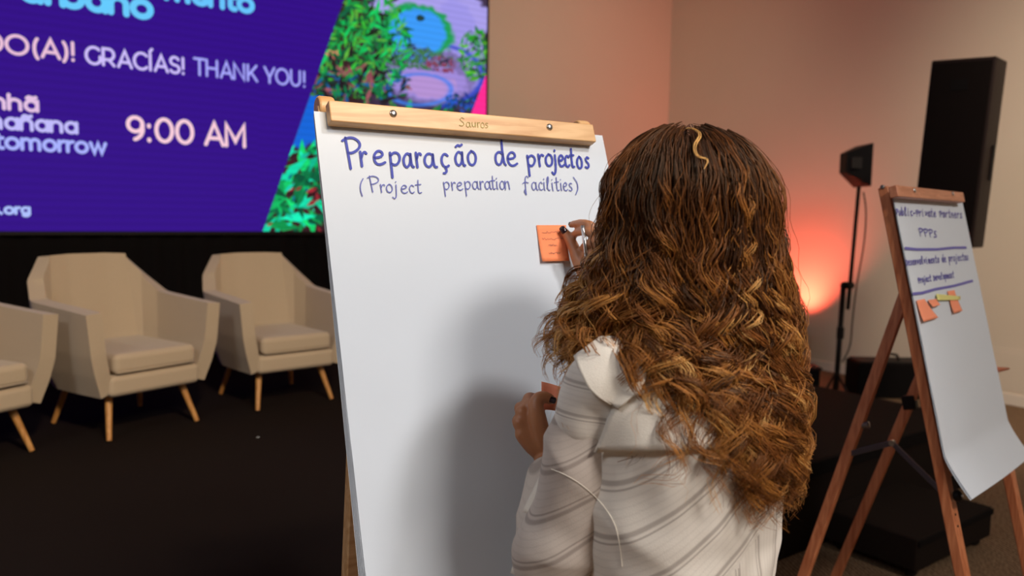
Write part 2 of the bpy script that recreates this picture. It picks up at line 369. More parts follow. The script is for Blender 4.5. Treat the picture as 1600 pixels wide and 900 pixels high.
def fnoise(x, y, s, seed=0):
    r = np.random.default_rng(seed); g = r.random((96, 96)); u = (x/s) % 95; v = (y/s) % 95
    i = u.astype(int); j = v.astype(int); fu = u-i; fv = v-j; fu = fu*fu*(3-2*fu); fv = fv*fv*(3-2*fv)
    return g[i, j]*(1-fu)*(1-fv)+g[i+1, j]*fu*(1-fv)+g[i, j+1]*(1-fu)*fv+g[i+1, j+1]*fu*fv
img = np.zeros((NX, NZ, 3)); img[:] = srgb((52, 30, 34))
n1 = fnoise(px+200, py+200, 7, 1); n2 = fnoise(px+200, py+200, 16, 2); n3 = fnoise(px+200, py+200, 3, 3)
def blend(mask, c, soft=None):
    c = srgb(c); m = (mask.astype(float) if soft is None else np.clip(mask, 0, 1))[..., None]; img[:] = img*(1-m)+c*m
def ell(cx, cy, rx, ry, rot=0, fz=.25, edge=.12):
    c_, s_ = math.cos(math.radians(rot)), math.sin(math.radians(rot)); dx = px-cx; dy = py-cy
    d = np.sqrt(((dx*c_+dy*s_)/rx)**2+((-dx*s_+dy*c_)/ry)**2)+fz*(n1-.5)
    return np.clip((1-d)/edge, 0, 1)
blend(np.clip((px-560)/30, 0, 1), (60, 46, 70), 1)
def leaves(reg, cols, n, lmin, lmax, seed, wr=.3):
    r = np.random.default_rng(seed); k = 0
    while k < n:
        x, y = r.uniform(405, 765), r.uniform(-340, 362)
        if not reg(x, y): continue
        k += 1; L = r.uniform(lmin, lmax); a = r.uniform(0, pi); c_, s_ = math.cos(a), math.sin(a)
        dx = px-x; dy = py-y; u = (dx*c_+dy*s_)/L; v = (-dx*s_+dy*c_)/(L*wr*(1.02-np.clip(np.abs(u), 0, 1)))
        m = (np.abs(u) < 1) & (np.abs(v) < 1); c = srgb(cols[r.integers(len(cols))])*r.uniform(.6, 1.15)
        img[m] = c
leaves(lambda x, y: y < -20 or (y > 150 and x > 500) or x < 600, [(20, 110, 60), (24, 60, 44), (34, 150, 70), (40, 34, 44), (70, 140, 60)], 900, 8, 20, 15, .28)
# lavender walks and plaza
blend(ell(680, 18, 110, 34, 8), (160, 150, 222), 1)
blend(ell(722, 70, 34, 80, -14, .15), (150, 142, 220), 1)
blend(ell(672, 118, 78, 46, 8, .2), (122, 108, 170), 1)
blend(ell(672, 128, 62, 30, 6, .2), (150, 130, 205), 1)
blend(ell(674, 134, 44, 20, 6, .3)*.8, (176, 140, 200), 1)
d = np.sqrt(((px-655)/50)**2+((py-140)/24)**2); blend(np.exp(-((d-1)/.10)**2)*.9, (60, 120, 225), 1)
d = np.sqrt(((px-668)/86)**2+((py-118)/50)**2); blend(np.exp(-((d-1)/.06)**2)*(px > 690), (50, 70, 190), 1)
# pond and hedge ring
blend(ell(652, 48, 62, 44, 12, .15), (28, 150, 84), 1)
blend(ell(652, 52, 47, 40, 12, .1), (56, 146, 236), 1)
blend(ell(640, 82, 38, 16, 12, .2), (70, 140, 226), 1)
blend(ell(657, 28, 7, 5, 0, .3), (30, 60, 60), 1)
# planted bank before the pond
bank = ell(655, 92, 58, 18, 6, .5); blend(bank*(n3 > .45), (60, 110, 70), 1); blend(bank*(n3 < .3), (50, 36, 60), 1)
blend(ell(690, 100, 24, 14, 10, .5)*(n3 > .5), (130, 60, 90), 1)
greens = [(30, 150, 70), (20, 190, 90), (16, 110, 50), (60, 190, 60), (20, 90, 60), (30, 40, 30), (90, 170, 60)]
leaves(lambda x, y: (x-565)**2/75**2+(y-60)**2/95**2 < 1, greens, 420, 6, 15, 5, .24)
leaves(lambda x, y: (x-560)**2/85**2+(y-132)**2/30**2 < 1, [(20, 120, 70), (16, 60, 50), (40, 30, 40), (150, 80, 90), (30, 90, 150)], 150, 6, 13, 6)
leaves(lambda x, y: (x-742)**2/24**2+(y-85)**2/40**2 < 1, [(30, 150, 40), (90, 180, 40), (20, 110, 60), (20, 70, 30)], 160, 3, 8, 7)
leaves(lambda x, y: (x-722)**2/30**2+(y-160)**2/14**2 < 1, [(30, 90, 200), (20, 50, 140), (20, 60, 60)], 60, 3, 8, 12)
leaves(lambda x, y: (x-520)**2/10**2+(y-85)**2/8**2 < 1, [(250, 170, 120), (230, 120, 110)], 8, 3, 6, 8)
blend(((px-405) < 0), (0, 0, 0))
# blue sky wedge and the broad leaf plants at bottom left
low = (py > 150) & (px < 520)
blend((low & (px < 505)).astype(float), (20, 96, 205), 1)
blend(np.clip((py-226-14*(n2-.5))/5, 0, 1)*(px < 530), (50, 26, 32), 1)
leaves(lambda x, y: x < 525 and y > 228+(505-x)*.1, [(14, 170, 90), (20, 210, 110), (10, 120, 70), (8, 90, 60), (20, 220, 170), (60, 26, 34)], 120, 14, 32, 9, .26)
leaves(lambda x, y: x < 525 and y > 240, [(30, 225, 190), (150, 40, 50), (20, 120, 150)], 26, 5, 11, 10, .35)
# pink corner, indigo ground
blend(((px-737)/(763-737) > (176-py)/(176-108)) & (py > 100), (250, 40, 140))
xl = 537-(py-0)*(537-411)/360.0
indigo = px < xl
img[indigo] = srgb((48, 12, 128))
img *= (1+.06*np.sin(GZ*2*pi/.055))[..., None]
img = img*1.12
mb = MB(); mb.grid(PW); o = mb.build('garden_picture', vcol('lit garden picture', True, strength=1.0), t, fix=False)
ca = o.data.color_attributes.new('Col', 'FLOAT_COLOR', 'POINT')
ca.data.foreach_set('color', np.concatenate([np.clip(img, 0, None), np.ones((NX, NZ, 1))], -1).reshape(-1, 4).astype(np.float32).ravel())
# indigo display surface with faint scan bands
def indigo_mat():
    m = bpy.data.materials.new('lit indigo display'); m.use_nodes = True; nt = m.node_tree; b = nt.nodes['Principled BSDF']
    b.inputs['Base Color'].default_value = (.01, .01, .01, 1)
    tc = nt.nodes.new('ShaderNodeTexCoord'); wv = nt.nodes.new('ShaderNodeTexWave'); wv.bands_direction = 'Z'; wv.inputs['Scale'].default_value = 5.8
    wv.inputs['Distortion'].default_value = .3
    nt.links.new(tc.outputs['Object'], wv.inputs[0]); mx = nt.nodes.new('ShaderNodeMix'); mx.data_type = 'RGBA'
    mx.inputs[6].default_value = (*srgb((48, 12, 128))*1.05, 1); mx.inputs[7].default_value = (*srgb((48, 12, 128))*1.19, 1); b.inputs['Specular IOR Level'].default_value = 0
    nt.links.new(wv.outputs['Fac'], mx.inputs[0]); nt.links.new(mx.outputs[2], b.inputs['Emission Color']); b.inputs['Emission Strength'].default_value = 1
    return m
MB().add([(sl, SY+.004, sb), (gx0, SY+.004, sb), (gx0, SY+.004, st), (sl, SY+.004, st)], [(0, 1, 2, 3)]).build('display', indigo_mat(), t, fix=False)
sf = lambda x, y, off: (x, SY-off, y)
def sx_(a, b): q = on(a, b, 1, SY); return q[0], q[2]
def screen_line(s, pL, pR, hpx, wd, col, name='lettering'):
    (a, z0), (b, z1) = sx_(*pL), sx_(*pR); m = (pL[0]+pR[0])/2
    h = sx_(m, (pL[1]+pR[1])/2-hpx)[1]-sx_(m, (pL[1]+pR[1])/2)[1]
    mb = MB(); put_text(mb, s, a+wd/2, (z0+z1)/2, h, wd, sf, .002, x1=b-wd/2)
    mb.build(name, emit('lit '+name, srgb(col), 1.0), t, fix=False)
screen_line('GRACÍAS!', (132, 98), (292, 116), 25, .019, (205, 190, 250))
screen_line('THANK YOU!', (302, 117), (480, 135), 24, .018, (165, 165, 250))
def screen_tail(s, pR, hpx, wd, col, xs):      # text that starts beyond the left edge
    (b, z1) = sx_(*pR); h = sx_(pR[0], pR[1]-hpx)[1]-z1; wtot = text_w(s, .06)*h*xs
    mb = MB(); put_text(mb, s, b-wd/2-wtot, z1, h, wd, sf, .002, x1=b-wd/2); mb.build('lettering', emit('lit lettering', srgb(col), 1.0), t, fix=False)
screen_tail('OBRIGADO(A)!' if 'B' in G else 'DO(A)!', (122, 95), 27, .021, (232, 190, 214), 1.02)
screen_tail('nhã', (63, 174), 21, .023, (225, 190, 225), 1.22)
screen_tail('mañana', (124, 208), 21, .023, (190, 185, 248), 1.12)
screen_tail('tomorrow', (168, 240), 21, .023, (165, 175, 252), 1.05)
screen_line('9:00 AM', (197, 218), (389, 229), 34, .027, (248, 205, 218))
screen_tail('s.org', (50, 334), 13, .018, (170, 190, 250), 1.2)
screen_tail('urbano', (243, 29), 32, .044, (100, 200, 250), 1.18)
screen_tail('mento', (400, 20), 26, .040, (100, 195, 250), 1.18)

# ------------------------------------------------------------------ armchairs
def make_armchair(name, label):
    t = empty(name, (0, 0, 0), label, 'armchair', 'beige armchairs in a row on the stage')
    # shell stations round the U: (bottom xy, z) (mid xy, z) (top xy, z)
    S = [((-.285, .30), (-.345, .335), (-.365, .34), .650), ((-.300, .14), (-.350, .14), (-.368, .13), .662), ((-.310, -.09), (-.360, -.15), (-.380, -.19), .680),
         ((-.275, -.22), (-.325, -.29), (-.330, -.325), .775), ((-.225, -.275), (-.270, -.345), (-.235, -.405), .895),
         ((-.10, -.290), (-.115, -.375), (-.11, -.430), .90)]
    S = S+[tuple((-a, b) for a, b in s[:3])+(s[3],) for s in S[::-1]]
    rows = []
    for b, m, tp, z in S:
        zb = .225
        rows.append([(*b, zb), (b[0]*.4+m[0]*.6, b[1]*.4+m[1]*.6, zb+.11), (m[0], m[1], .44), (*tp, z)])
    def dens(R_, ks=(.2, .8)):
        out = [R_[0]]
        for p, q in zip(R_[:-1], R_[1:]): out += [p+(q-p)*k for k in ks]+[q]
        return out
    rows = dens([np.array(r, float) for r in rows]); rows = [np.array(dens(list(r))) for r in rows]
    o = MB().grid(np.array(rows)).build('shell', 'beige', t, smooth=True, solid=.075); md = o.modifiers['s']; md.use_even_offset = True
    md.offset = 1 if False else -1
    b = o.modifiers.new('b', 'BEVEL'); b.width = .018; b.segments = 3; b.limit_method = 'ANGLE'; b.angle_limit = math.radians(50)
    u = o.modifiers.new('u', 'SUBSURF'); u.levels = 2; u.render_levels = 2
    MB().box((0, .02, .275), (.50, .60, .11)).build('seat_base', 'beige', t, bevel=.03, seg=4)
    # cushion
    mb = MB(); c = mb.box((0, .045, .385), (.455, .56, .105)); mb.build('seat_cushion', 'beige', t, bevel=.032, seg=5)
    mb = MB(); pts = [(-.215, .325, .345), (.215, .325, .345)]; mb.tube(pts, .004, 6).build('piping', 'beige', t, smooth=True)
    for sx in (-1, 1):
        for sy in (-1, 1):
            topp = (sx*.195, .20 if sy > 0 else -.20, .235); bot = (sx*.245, .285 if sy > 0 else -.285, 0)
            lg = MB().tube([topp, bot], [.019, .0125], 14).build('leg', 'legwood', t, smooth=False, bevel=.002)
    return t
def copy_tree(o, parent=None):
    c = o.copy(); COL.objects.link(c); c.parent = parent
    for ch in list(o.children): copy_tree(ch, c)
    return c
CH = [((.735, 4.625), 19.7, 1.0, 'middle beige fabric armchair, fully seen, wooden legs, on the dark stage'),
      ((1.62, 4.79), 6.0, .98, 'beige fabric armchair right of the others, partly behind the white flipchart'),
      ((-.08, 4.42), 29.0, 1.0, 'leftmost beige fabric armchair, cut off by the left edge of the view')]
proto = make_armchair('armchair', CH[0][3])
for i, ((cx_, cy_), rz, sc, lab) in enumerate(CH):
    o = proto if i == 0 else copy_tree(proto)
    o.location = (cx_, cy_, SZ+.005); o.rotation_euler = (0, 0, math.radians(180+rz)); o['label'] = lab; o.scale = (sc, sc, sc)

# ------------------------------------------------------------------ flipchart easels
def board_frame(o, az, tilt, rl):
    o = np.array(o, float); u = np.array([math.cos(az), math.sin(az), 0]); n = np.array([math.sin(az), -math.cos(az), 0])
    dn = -np.array([0, 0, 1])*math.cos(tilt)+n*math.sin(tilt)
    u2 = u*math.cos(rl)+dn*math.sin(rl); d2 = dn*math.cos(rl)-u*math.sin(rl); n2 = np.cross(d2, u2)
    if n2@(CAM-o) < 0: n2 = -n2
    fr = lambda x, y, off=0.0: o+u2*x-d2*y+n2*off       # x right, y up (negative below the top edge), off towards the viewer
    return o, u2, d2, n2, fr
def inboard(fr, x, y, off=0):
    o, u, d, n, _ = fr; o2 = o+n*off; r = ray(x, y); P = CAM+r*((o2-CAM)@n)/(r@n); return (P-o)@u, -((P-o)@d)
def easel(fr, wood_m, wood_bar, label, PWd, PH, inset, name='flipchart_easel', ledge=True):
    o, u, d, n, f = fr
    # where the uprights meet the floor
    L = (o[2]+.02)/(-d[2]) if d[2] < 0 else 2
    foot = f(PWd/2, -L, -.03); t = empty(name, (foot[0], foot[1], 0), label, 'easel')
    for x in (.012+inset, PWd-.012-inset):
        p = f(x, .04-(.016 if inset else 0), -.022); q = f(x, -(p[2]/(-d[2]))+.04, -.022); q = q+d*((q[2]-.0)/(-d[2]) if q[2] > 0 else 0)
        mb = MB(); mb.bar(p, q-d*.004, .046 if ledge else .036, .032, n); up = mb.build('upright', wood_m, t, bevel=.004)
        # rounded head with hinge bolt
        if not ledge: MB().lathe([(.021, -.016), (.024, -.012), (.024, .012), (.021, .016)], p, 20, Z=u).build('head', wood_m, up, bevel=.002)
        if ledge: MB().lathe([(.007, 0), (.007, .006), (.004, .008)], p+(-u if x < .3 else u)*.019, 10, Z=(-u if x < .3 else u)).build('bolt', 'dull', up)
        k = f(x, -.93, -.002)
        if not ledge: continue
        MB().lathe([(.012, 0), (.018, .006), (.018, .016), (.010, .022)], k, 14, Z=n).build('knob', 'black', up, bevel=.002)
        MB().lathe([(.004, 0), (.004, .026)], k, 8, Z=n).build('screw', 'metal', up)
        # sliding lower leg laid over the upright
        p2 = f(x, -.90, .010-.012); q2 = f(x, -L+.03, .010-.012)
    # backing board behind the pad
    MB().bar(f(PWd/2, -.01, -.012), f(PWd/2, -PH*.9, -.012), PWd-.05, .008, n).build('backboard', wood_bar, t, bevel=.001)
    # ledge
    MB().bar(f(.02, -PH*.90, -.024), f(PWd-.02, -PH*.90, -.024), .03, .03, n).build('crossbar', wood_bar, t, bevel=.003)
    return t
MF = board_frame((.558, 1.424, 1.784), -.102, .364, .005)
PWm, PHm = .66, .96
te = easel(MF, 'beech', 'beech', 'pale wooden flipchart easel in the centre whose pad the woman stands at', PWm, PHm, .020, ledge=False)
def pad(fr, W, H, label, m, curl, name='flipchart_pad', sheets=3, xs=0, relief=0):
    o, u, d, n, f = fr; t = empty(name, f(W/2, 0, 0), label, 'paper pad')
    for k in range(sheets):
        nu, nv = 44, 60; P = np.zeros((nu, nv, 3))
        for i in range(nu):
            for j in range(nv):
                x = xs+W*i/(nu-1); y = -H*j/(nv-1)
                off = .003+.0015*(sheets-k)+curl(i/(nu-1), j/(nv-1), k)
                if relief and k == 0: off += relief*noise.noise(Vector((x*5, y*6, 3)))*min(1, max(0, (j/(nv-1)-.25)*2))
                P[i, j] = f(x-.0022*k*(j/(nv-1)), y-.002*k, off)
        MB().grid(P).build('sheet', m, t, smooth=True, fix=False)
    return t
# gentle billow: the pad's left edge fans out a little lower down
def curl_main(a, b, k): return -.0022*k*(b)+.010*math.sin(pi*a)*b*b*(.6)
tp = pad(MF, PWm, PHm, 'large white flipchart pad headed in blue handwriting on the pale easel', 'paper', curl_main, sheets=5, relief=.004)
# clamp bar across the top
def clamp(fr, x0, x1, y0, y1, thick, m, t, screws):
    o, u, d, n, f = fr; mb = MB(); mb.bar(f((x0+x1)/2, y1, thick/2+.012), f((x0+x1)/2, y0, thick/2+.012), x1-x0, thick, n)
    b = mb.build('clamp_bar', m, t, bevel=.003)
    for s in screws:
        c = f(*s, thick+.0122); MB().lathe([(.0075, -.001), (.0075, .0015), (.006, .0035), (.002, .0045)], c, 16, Z=n).build('screw', 'metal', b, smooth=True)
    return b
xa, ya = inboard(MF, 513, 156, .035); xb, yb = inboard(MF, 932, 222, .035)
s1 = inboard(MF, 614, 178, .035); s2 = inboard(MF, 858, 199, .035)
print('main clamp', xa, ya, xb, yb, s1, s2)
cbar = clamp(MF, xa, xb, ya, yb, .024, 'beech', te, (s1, s2))

# handwriting on the main pad: every letter drawn from its strokes, placed in board coordinates
HG = {}   # lower-case hand glyphs: unit = x height
HG['P'] = [[(.12, 1.95), (.32, .0)], [(-.05, 1.75), (.25, 1.95), (.62, 1.95), (.92, 1.65), (.85, 1.25), (.5, .98), (.22, .95)]]
HG['r'] = [[(.1, 1.0), (.2, .0)], [(.17, .55), (.35, .9), (.6, 1.0), (.75, .88)]]
HG['e'] = [[(.1, .5), (.5, .55), (.75, .7), (.65, .95), (.38, 1.0), (.12, .75), (.08, .35), (.25, .05), (.55, .0), (.85, .18)]]
HG['p'] = [[(.1, 1.0), (.15, .4), (.22, -.75)], [(.15, .75), (.4, 1.02), (.7, .95), (.82, .6), (.65, .2), (.4, .08), (.2, .2)]]
HG['a'] = [[(.72, .85), (.5, 1.0), (.25, .92), (.08, .6), (.12, .2), (.35, .0), (.6, .15), (.72, .45), (.74, .95)], [(.74, .95), (.76, .3), (.88, .02), (1.0, .05)]]
HG['c'] = [[(.72, .82), (.5, 1.0), (.22, .88), (.08, .5), (.2, .12), (.5, .0), (.78, .15)]]
HG['ç'] = HG['c']+[[(.45, .0), (.55, -.22), (.42, -.42), (.25, -.38)]]
HG['ã'] = HG['a']+[[(.2, 1.35), (.38, 1.5), (.55, 1.38), (.75, 1.52)]]
HG['o'] = [[(.5, 1.0), (.22, .88), (.08, .5), (.2, .1), (.5, .0), (.78, .15), (.88, .55), (.75, .92), (.45, 1.02)]]
HG['d'] = [[(.72, .8), (.45, .98), (.15, .8), (.05, .4), (.22, .05), (.5, .05), (.7, .4), (.74, .8)], [(.72, 1.75), (.74, .9), (.80, .15), (.95, .0)]]
HG['j'] = [[(.42, 1.0), (.45, .1), (.38, -.5), (.15, -.7), (-.08, -.5)], [(.42, 1.35), (.43, 1.42)]]
HG['t'] = [[(.38, 1.6), (.36, .25), (.5, .0), (.75, .08)], [(.05, 1.02), (.72, 1.08)]]
HG['s'] = [[(.65, .88), (.42, 1.0), (.18, .85), (.25, .6), (.58, .42), (.62, .15), (.35, .0), (.08, .12)]]
HG['n'] = [[(.1, 1.0), (.14, .0)], [(.12, .55), (.35, .95), (.6, .95), (.7, .5), (.74, .0)]]
HG['i'] = [[(.2, .95), (.22, .15), (.38, .0)], [(.2, 1.3), (.21, 1.38)]]
HG['l'] = [[(.15, .3), (.5, 1.4), (.42, 1.75), (.22, 1.55), (.22, .3), (.42, .0), (.6, .12)]]
HG['f'] = [[(.75, 1.5), (.52, 1.72), (.32, 1.4), (.30, .2), (.34, -.6)], [(.0, .75), (.3, .95), (.72, .85)], [(.34, -.6), (.1, -.2), (.3, .1)]]
HG['('] = [[(.5, 1.7), (.15, 1.1), (.08, .3), (.3, -.4)]]
HG[')'] = [[(.1, 1.7), (.5, 1.1), (.55, .3), (.2, -.4)]]
HG['u'] = [[(.1, 1.0), (.12, .3), (.35, .0), (.65, .2), (.75, .95)], [(.75, .95), (.8, .0)]]
HG['b'] = [[(.12, 1.7), (.14, .05)], [(.14, .5), (.4, .95), (.75, .75), (.72, .25), (.4, .0), (.14, .15)]]
HG['m'] = [[(.05, 1.0), (.08, .0)], [(.07, .6), (.25, .95), (.42, .7), (.44, .0)], [(.44, .6), (.62, .95), (.8, .7), (.84, .0)]]
HG['v'] = [[(.05, 1.0), (.4, .0), (.75, 1.0)]]
HG['-'] = [[(.1, .55), (.7, .6)]]
HG['D'] = [[(.15, 1.9), (.2, .0)], [(-.05, 1.85), (.5, 1.8), (.9, 1.3), (.85, .5), (.5, .05), (.1, .0)]]
HG['S'] = [[(.8, 1.6), (.5, 1.95), (.15, 1.6), (.3, 1.2), (.7, .8), (.75, .3), (.4, .0), (.05, .2)]]
HG['w'] = [[(.05, 1.0), (.25, .0), (.45, .8), (.65, .0), (.9, 1.0)]]
def smooth_pl(pl, it=2):
    p = [np.array(a, float) for a in pl]
    for _ in range(it):
        if len(p) < 3: break
        q = [p[0]]
        for i in range(len(p)-1): q += [p[i]*.75+p[i+1]*.25, p[i]*.25+p[i+1]*.75]
        p = q+[p[-1]]
    return p
def hand(fr, items, wd, m, parent, off=.0125, name='handwriting', jit=.02):
    """items: (char, x_left px, baseline px, width px, xheight px)"""
    mb = MB()
    for ch, X, Y, Wp, Hp in items:
        a = np.array(inboard(fr, X, Y, off)); b = np.array(inboard(fr, X+Wp, Y, off)); c = np.array(inboard(fr, X, Y-Hp, off))
        ux = b-a; uy = c-a; uy = uy*np.array([.6, 1])
        for pl in HG[ch]:
            pl = [(p[0]+random.uniform(-jit, jit), p[1]+random.uniform(-jit, jit)) for p in pl]
            ribbon(mb, [a+ux*p[0]+uy*p[1] for p in smooth_pl(pl)], wd, fr[4], off)
    o = mb.build(name, m, parent, fix=False); o['kind'] = 'stuff'; return o
def Z(X, Y): return 480+X/2.8125, 140+Y/2.8125        # notes taken on an enlargement
def row(lst, hp):
    out = []
    for ch, X, Y, W_ in lst: x, y = Z(X, Y); out.append((ch, x, y, W_/2.8125, hp/2.8125))
    return out
title = [('P', 165, 345, 82, ), ('r', 232, 335, 42), ('e', 290, 330, 62), ('p', 360, 338, 62), ('a', 422, 342, 48), ('r', 478, 340, 34), ('a', 512, 342, 60), ('ç', 588, 342, 46), ('ã', 650, 335, 46), ('o', 704, 333, 46),
         ('d', 826, 332, 50), ('e', 880, 336, 52), ('p', 966, 340, 48), ('r', 1016, 336, 34), ('o', 1046, 336, 40), ('j', 1078, 338, 34), ('e', 1106, 338, 30), ('c', 1134, 340, 26), ('t', 1156, 342, 26), ('o', 1186, 346, 28), ('s', 1222, 346, 28)]
it = row(title, 62)
it = [(c, x, y, w_, h_*(1.12 if c == 'P' else .82 if x > 815 else 1)) for c, x, y, w_, h_ in it]
hand(MF, it, .0049, 'ink', tp)
sub_ = [('(', 232, 452, 34), ('P', 272, 450, 50), ('r', 322, 452, 28), ('o', 346, 452, 34), ('j', 378, 455, 34), ('e', 412, 455, 36), ('c', 448, 455, 30), ('t', 476, 455, 36),
        ('p', 598, 442, 36), ('r', 634, 442, 26), ('e', 658, 442, 32), ('p', 692, 440, 34), ('a', 726, 438, 32), ('r', 760, 438, 22), ('a', 780, 438, 32), ('t', 806, 438, 30), ('i', 832, 438, 18), ('o', 846, 438, 26), ('n', 868, 438, 30),
        ('f', 950, 440, 34), ('a', 986, 442, 30), ('c', 1018, 442, 24), ('i', 1040, 442, 16), ('l', 1052, 444, 26), ('i', 1076, 444, 16), ('t', 1088, 444, 28), ('i', 1114, 444, 16), ('e', 1126, 444, 24), ('s', 1150, 446, 24), (')', 1172, 446, 36)]
hand(MF, row(sub_, 36), .0021, 'ink2', tp)
# the pencilled word on the clamp bar
nm = [('S', 668, 160, 30), ('a', 698, 165, 24), ('u', 724, 165, 22), ('r', 748, 166, 16), ('o', 762, 168, 20), ('s', 782, 168, 20)]
hand(MF, [(c, x, y, w_, 7 if c == 'S' else 8) for c, x, y, w_, _ in row(nm, 22)], .0013, 'olive', cbar, off=.0372, name='pencil_writing')

def sticky(fr, quad, m, label, lines, lift=.004, off=.012, name='sticky_note', curl_=.006, group=None):
    """quad: four photo corners tl, tr, br, bl of the note on the board"""
    c = [np.array(inboard(fr, *q, off)) for q in quad]; n = 9; P = np.zeros((n, n, 3))
    for i in range(n):
        for j in range(n):
            a, b = i/(n-1), j/(n-1); p = (c[0]*(1-a)+c[1]*a)*(1-b)+(c[3]*(1-a)+c[2]*a)*b
            P[i, j] = fr[4](p[0], p[1], off+.001+curl_*b*b)
    mb = MB(); mb.grid(P); ctr = P[n//2, 0]
    o = empty(name, tuple(ctr), label, 'sticky note', group); mb.build('paper', m, o, smooth=True, fix=False, solid=.0003)
    if lines:
        mb = MB(); r = random.Random(5)
        for (a0, a1, b) in lines:
            pts = [];
            for k in range(26):
                a = a0+(a1-a0)*k/25; bb = b+r.uniform(-.028, .028); p = (c[0]*(1-a)+c[1]*a)*(1-bb)+(c[3]*(1-a)+c[2]*a)*bb; pts.append(p)
            ribbon(mb, pts, .0007, fr[4], off+.0022+curl_*b*b)
        mb.build('pen_writing', 'pencil', o, fix=False)
    return o
sticky(MF, [(838, 352), (884, 352), (887, 409), (845, 410)], 'orange', 'orange sticky note with pen writing being pressed on the white pad', [(.15, .85, .2), (.12, .92, .38), (.3, .6, .56), (.28, .7, .78)])

# ---- the second easel
o2 = at(1396, 309, 2.45); MF2 = board_frame(o2, .14, .247, .005)
PW2, PH2 = .64, .96
te2 = easel(MF2, 'redwood', 'redwood_x', 'reddish brown wooden flipchart easel standing right of the woman near the step', PW2, PH2, 0)
oo, u2, d2, n2, f2 = MF2

def rear_leg(p, q, fr, m, t):
    n = fr[3]; mb = MB(); p = np.array(p); q = np.array(q); e = (p-q)/np.linalg.norm(p-q)
    lg = MB().bar(p, q+e*.006, .024, .036, n).build('rear_leg', m, t, bevel=.003)
    h = p-e*.02; u = fr[1]
    MB().lathe([(.006, -.024), (.011, -.022), (.011, .022), (.006, .024)], h, 12, Z=u).build('hinge_bolt', 'dull', lg)
    return lg, e
tpx = inboard(MF2, 1427, 424, -.075); pA = f2(*tpx, -.075)
lA, eA = rear_leg(pA, on(1210, 1026, 2, 0), MF2, 'redwood', te2)
lB, eB = rear_leg(f2(PW2-.012, -.33, -.075), on(1289, 940, 2, 0), MF2, 'redwood', te2)
# lower sleeve with its black wing clamp on the rear right leg
pB = f2(PW2-.012, -.33, -.075); qB = on(1289, 940, 2, 0)
def along(p, q, ypx):
    for k in np.linspace(0, 1, 400):
        P = p+(q-p)*k
        if proj(P)[1] >= ypx: return P
    return q
c = along(pB, qB, 628); MB().box(c, (.034, .05, .055), u2, n2, d2).build('leg_clamp', 'black', lB, bevel=.006)
c = along(pA, qA := on(1210, 1026, 2, 0), 663); MB().lathe([(.004, -.02), (.012, -.018), (.012, .018), (.004, .02)], c+n2*.02, 12, Z=n2).build('wing_nut', 'dull', lA)
# folding brace
b0 = along(pA, qA, 710); b2 = f2(.0, -.915, -.03); b1 = (b0+b2)/2; b1 = at(1394, 692, (b1-CAM)@Fv)
mb = MB(); mb.bar(b0, b1, .006, .018, (0, 0, 1)); mb.build('brace_arm', 'dull', te2, bevel=.001)
mb = MB(); mb.bar(b1, b2, .006, .018, (0, 0, 1)); mb.build('brace_arm', 'dull', te2, bevel=.001)
MB().lathe([(.01, -.008), (.01, .008)], b1, 12, Z=u2).build('brace_rivet', 'metal', te2)
for yy in (-.985, -1.02): MB().lathe([(.004, 0), (.003, .002)], f2(.006, yy, -.006), 8, Z=n2).build('peg_hole', 'black', te2)
# rear leg of the pale easel, seen left of its pad
fm = MF[4]
for hx, pq in ((.075, (549, 862, 1.40)), (PWm-.05, None)):
    p = fm(hx, -.33, -.06)
    if pq: r = at(*pq)
    else: r = p+(prev_dir)
    q = p+(r-p)*(p[2]/(p[2]-r[2])); prev_dir = r-p
    rear_leg(p, q, MF, 'beech', te)

qx = inboard(MF2, 1552, 578, -.02); qy = inboard(MF2, 1576, 576, -.02)
MB().tube([f2(qx[0]-.05, qx[1], -.02), f2(*qx, -.02), f2(*qy, -.02)], [.014, .013, .004], 12).build('peg', mat('orange red stained wood', (.45, .09, .03), .5), te2, smooth=True)
# ---- pad on the second easel
def curl_far(a, b, k):
    c = max(0, (b-.86)/.14); return .050*c**1.3+.006*math.sin(pi*a)*b
tp2 = pad(MF2, PW2+.02, .93, 'smaller-looking white flipchart pad on the reddish easel, with blue lines and sticky notes', 'paper', curl_far, sheets=3, relief=.003, xs=-.022)
xa, ya = inboard(MF2, 1399, 289, .035); xb, yb = inboard(MF2, 1507, 316, .035)
cb2 = clamp(MF2, xa, xb, ya, yb, .026, 'redwood_x', te2, (inboard(MF2, 1427, 298, .035), inboard(MF2, 1487, 303, .035)))
def Z2(X, Y): return 1340+X/3.4615, 270+Y/3.4615
def w2(s, X, Y, X1, Y1, hp, wd, mm='ink3'):
    n = len(s); out = []
    for k, ch in enumerate(s):
        if ch == ' ': continue
        x, y = Z2(X+(X1-X)*k/n, Y+(Y1-Y)*k/n); out.append((ch, x, y, (X1-X)/n*.85/3.4615, hp/3.4615*(.6 if ch in 'PDS' else 1)))
    hand(MF2, out, wd, mm, tp2, off=.0105)
w2('Public-Private Partners', 210, 228, 572, 245, 26, .0045)
w2('PPPs', 335, 340, 440, 352, 34, .0045)
w2('Desenvolvimento de projectos', 262, 500, 605, 470, 24, .0045)
w2('Project Development', 330, 595, 525, 565, 22, .0045)
def line2(pts, wd):
    mb = MB(); ribbon(mb, [inboard(MF2, *Z2(*p), .0105) for p in pts], wd, f2, .0105); mb.build('marker_line', 'ink3', tp2, fix=False)
line2([(258, 408), (320, 414), (430, 414), (520, 405), (588, 404)], .009)
line2([(300, 655), (350, 650), (420, 630), (520, 612), (622, 584)], .009)
def q2(*p): return [Z2(*a) for a in p]
sticky(MF2, q2((318, 690), (360, 682), (425, 785), (345, 808)), 'salmon', 'leftmost salmon sticky note on the far flipchart pad', None, group='sticky notes on the far pad')
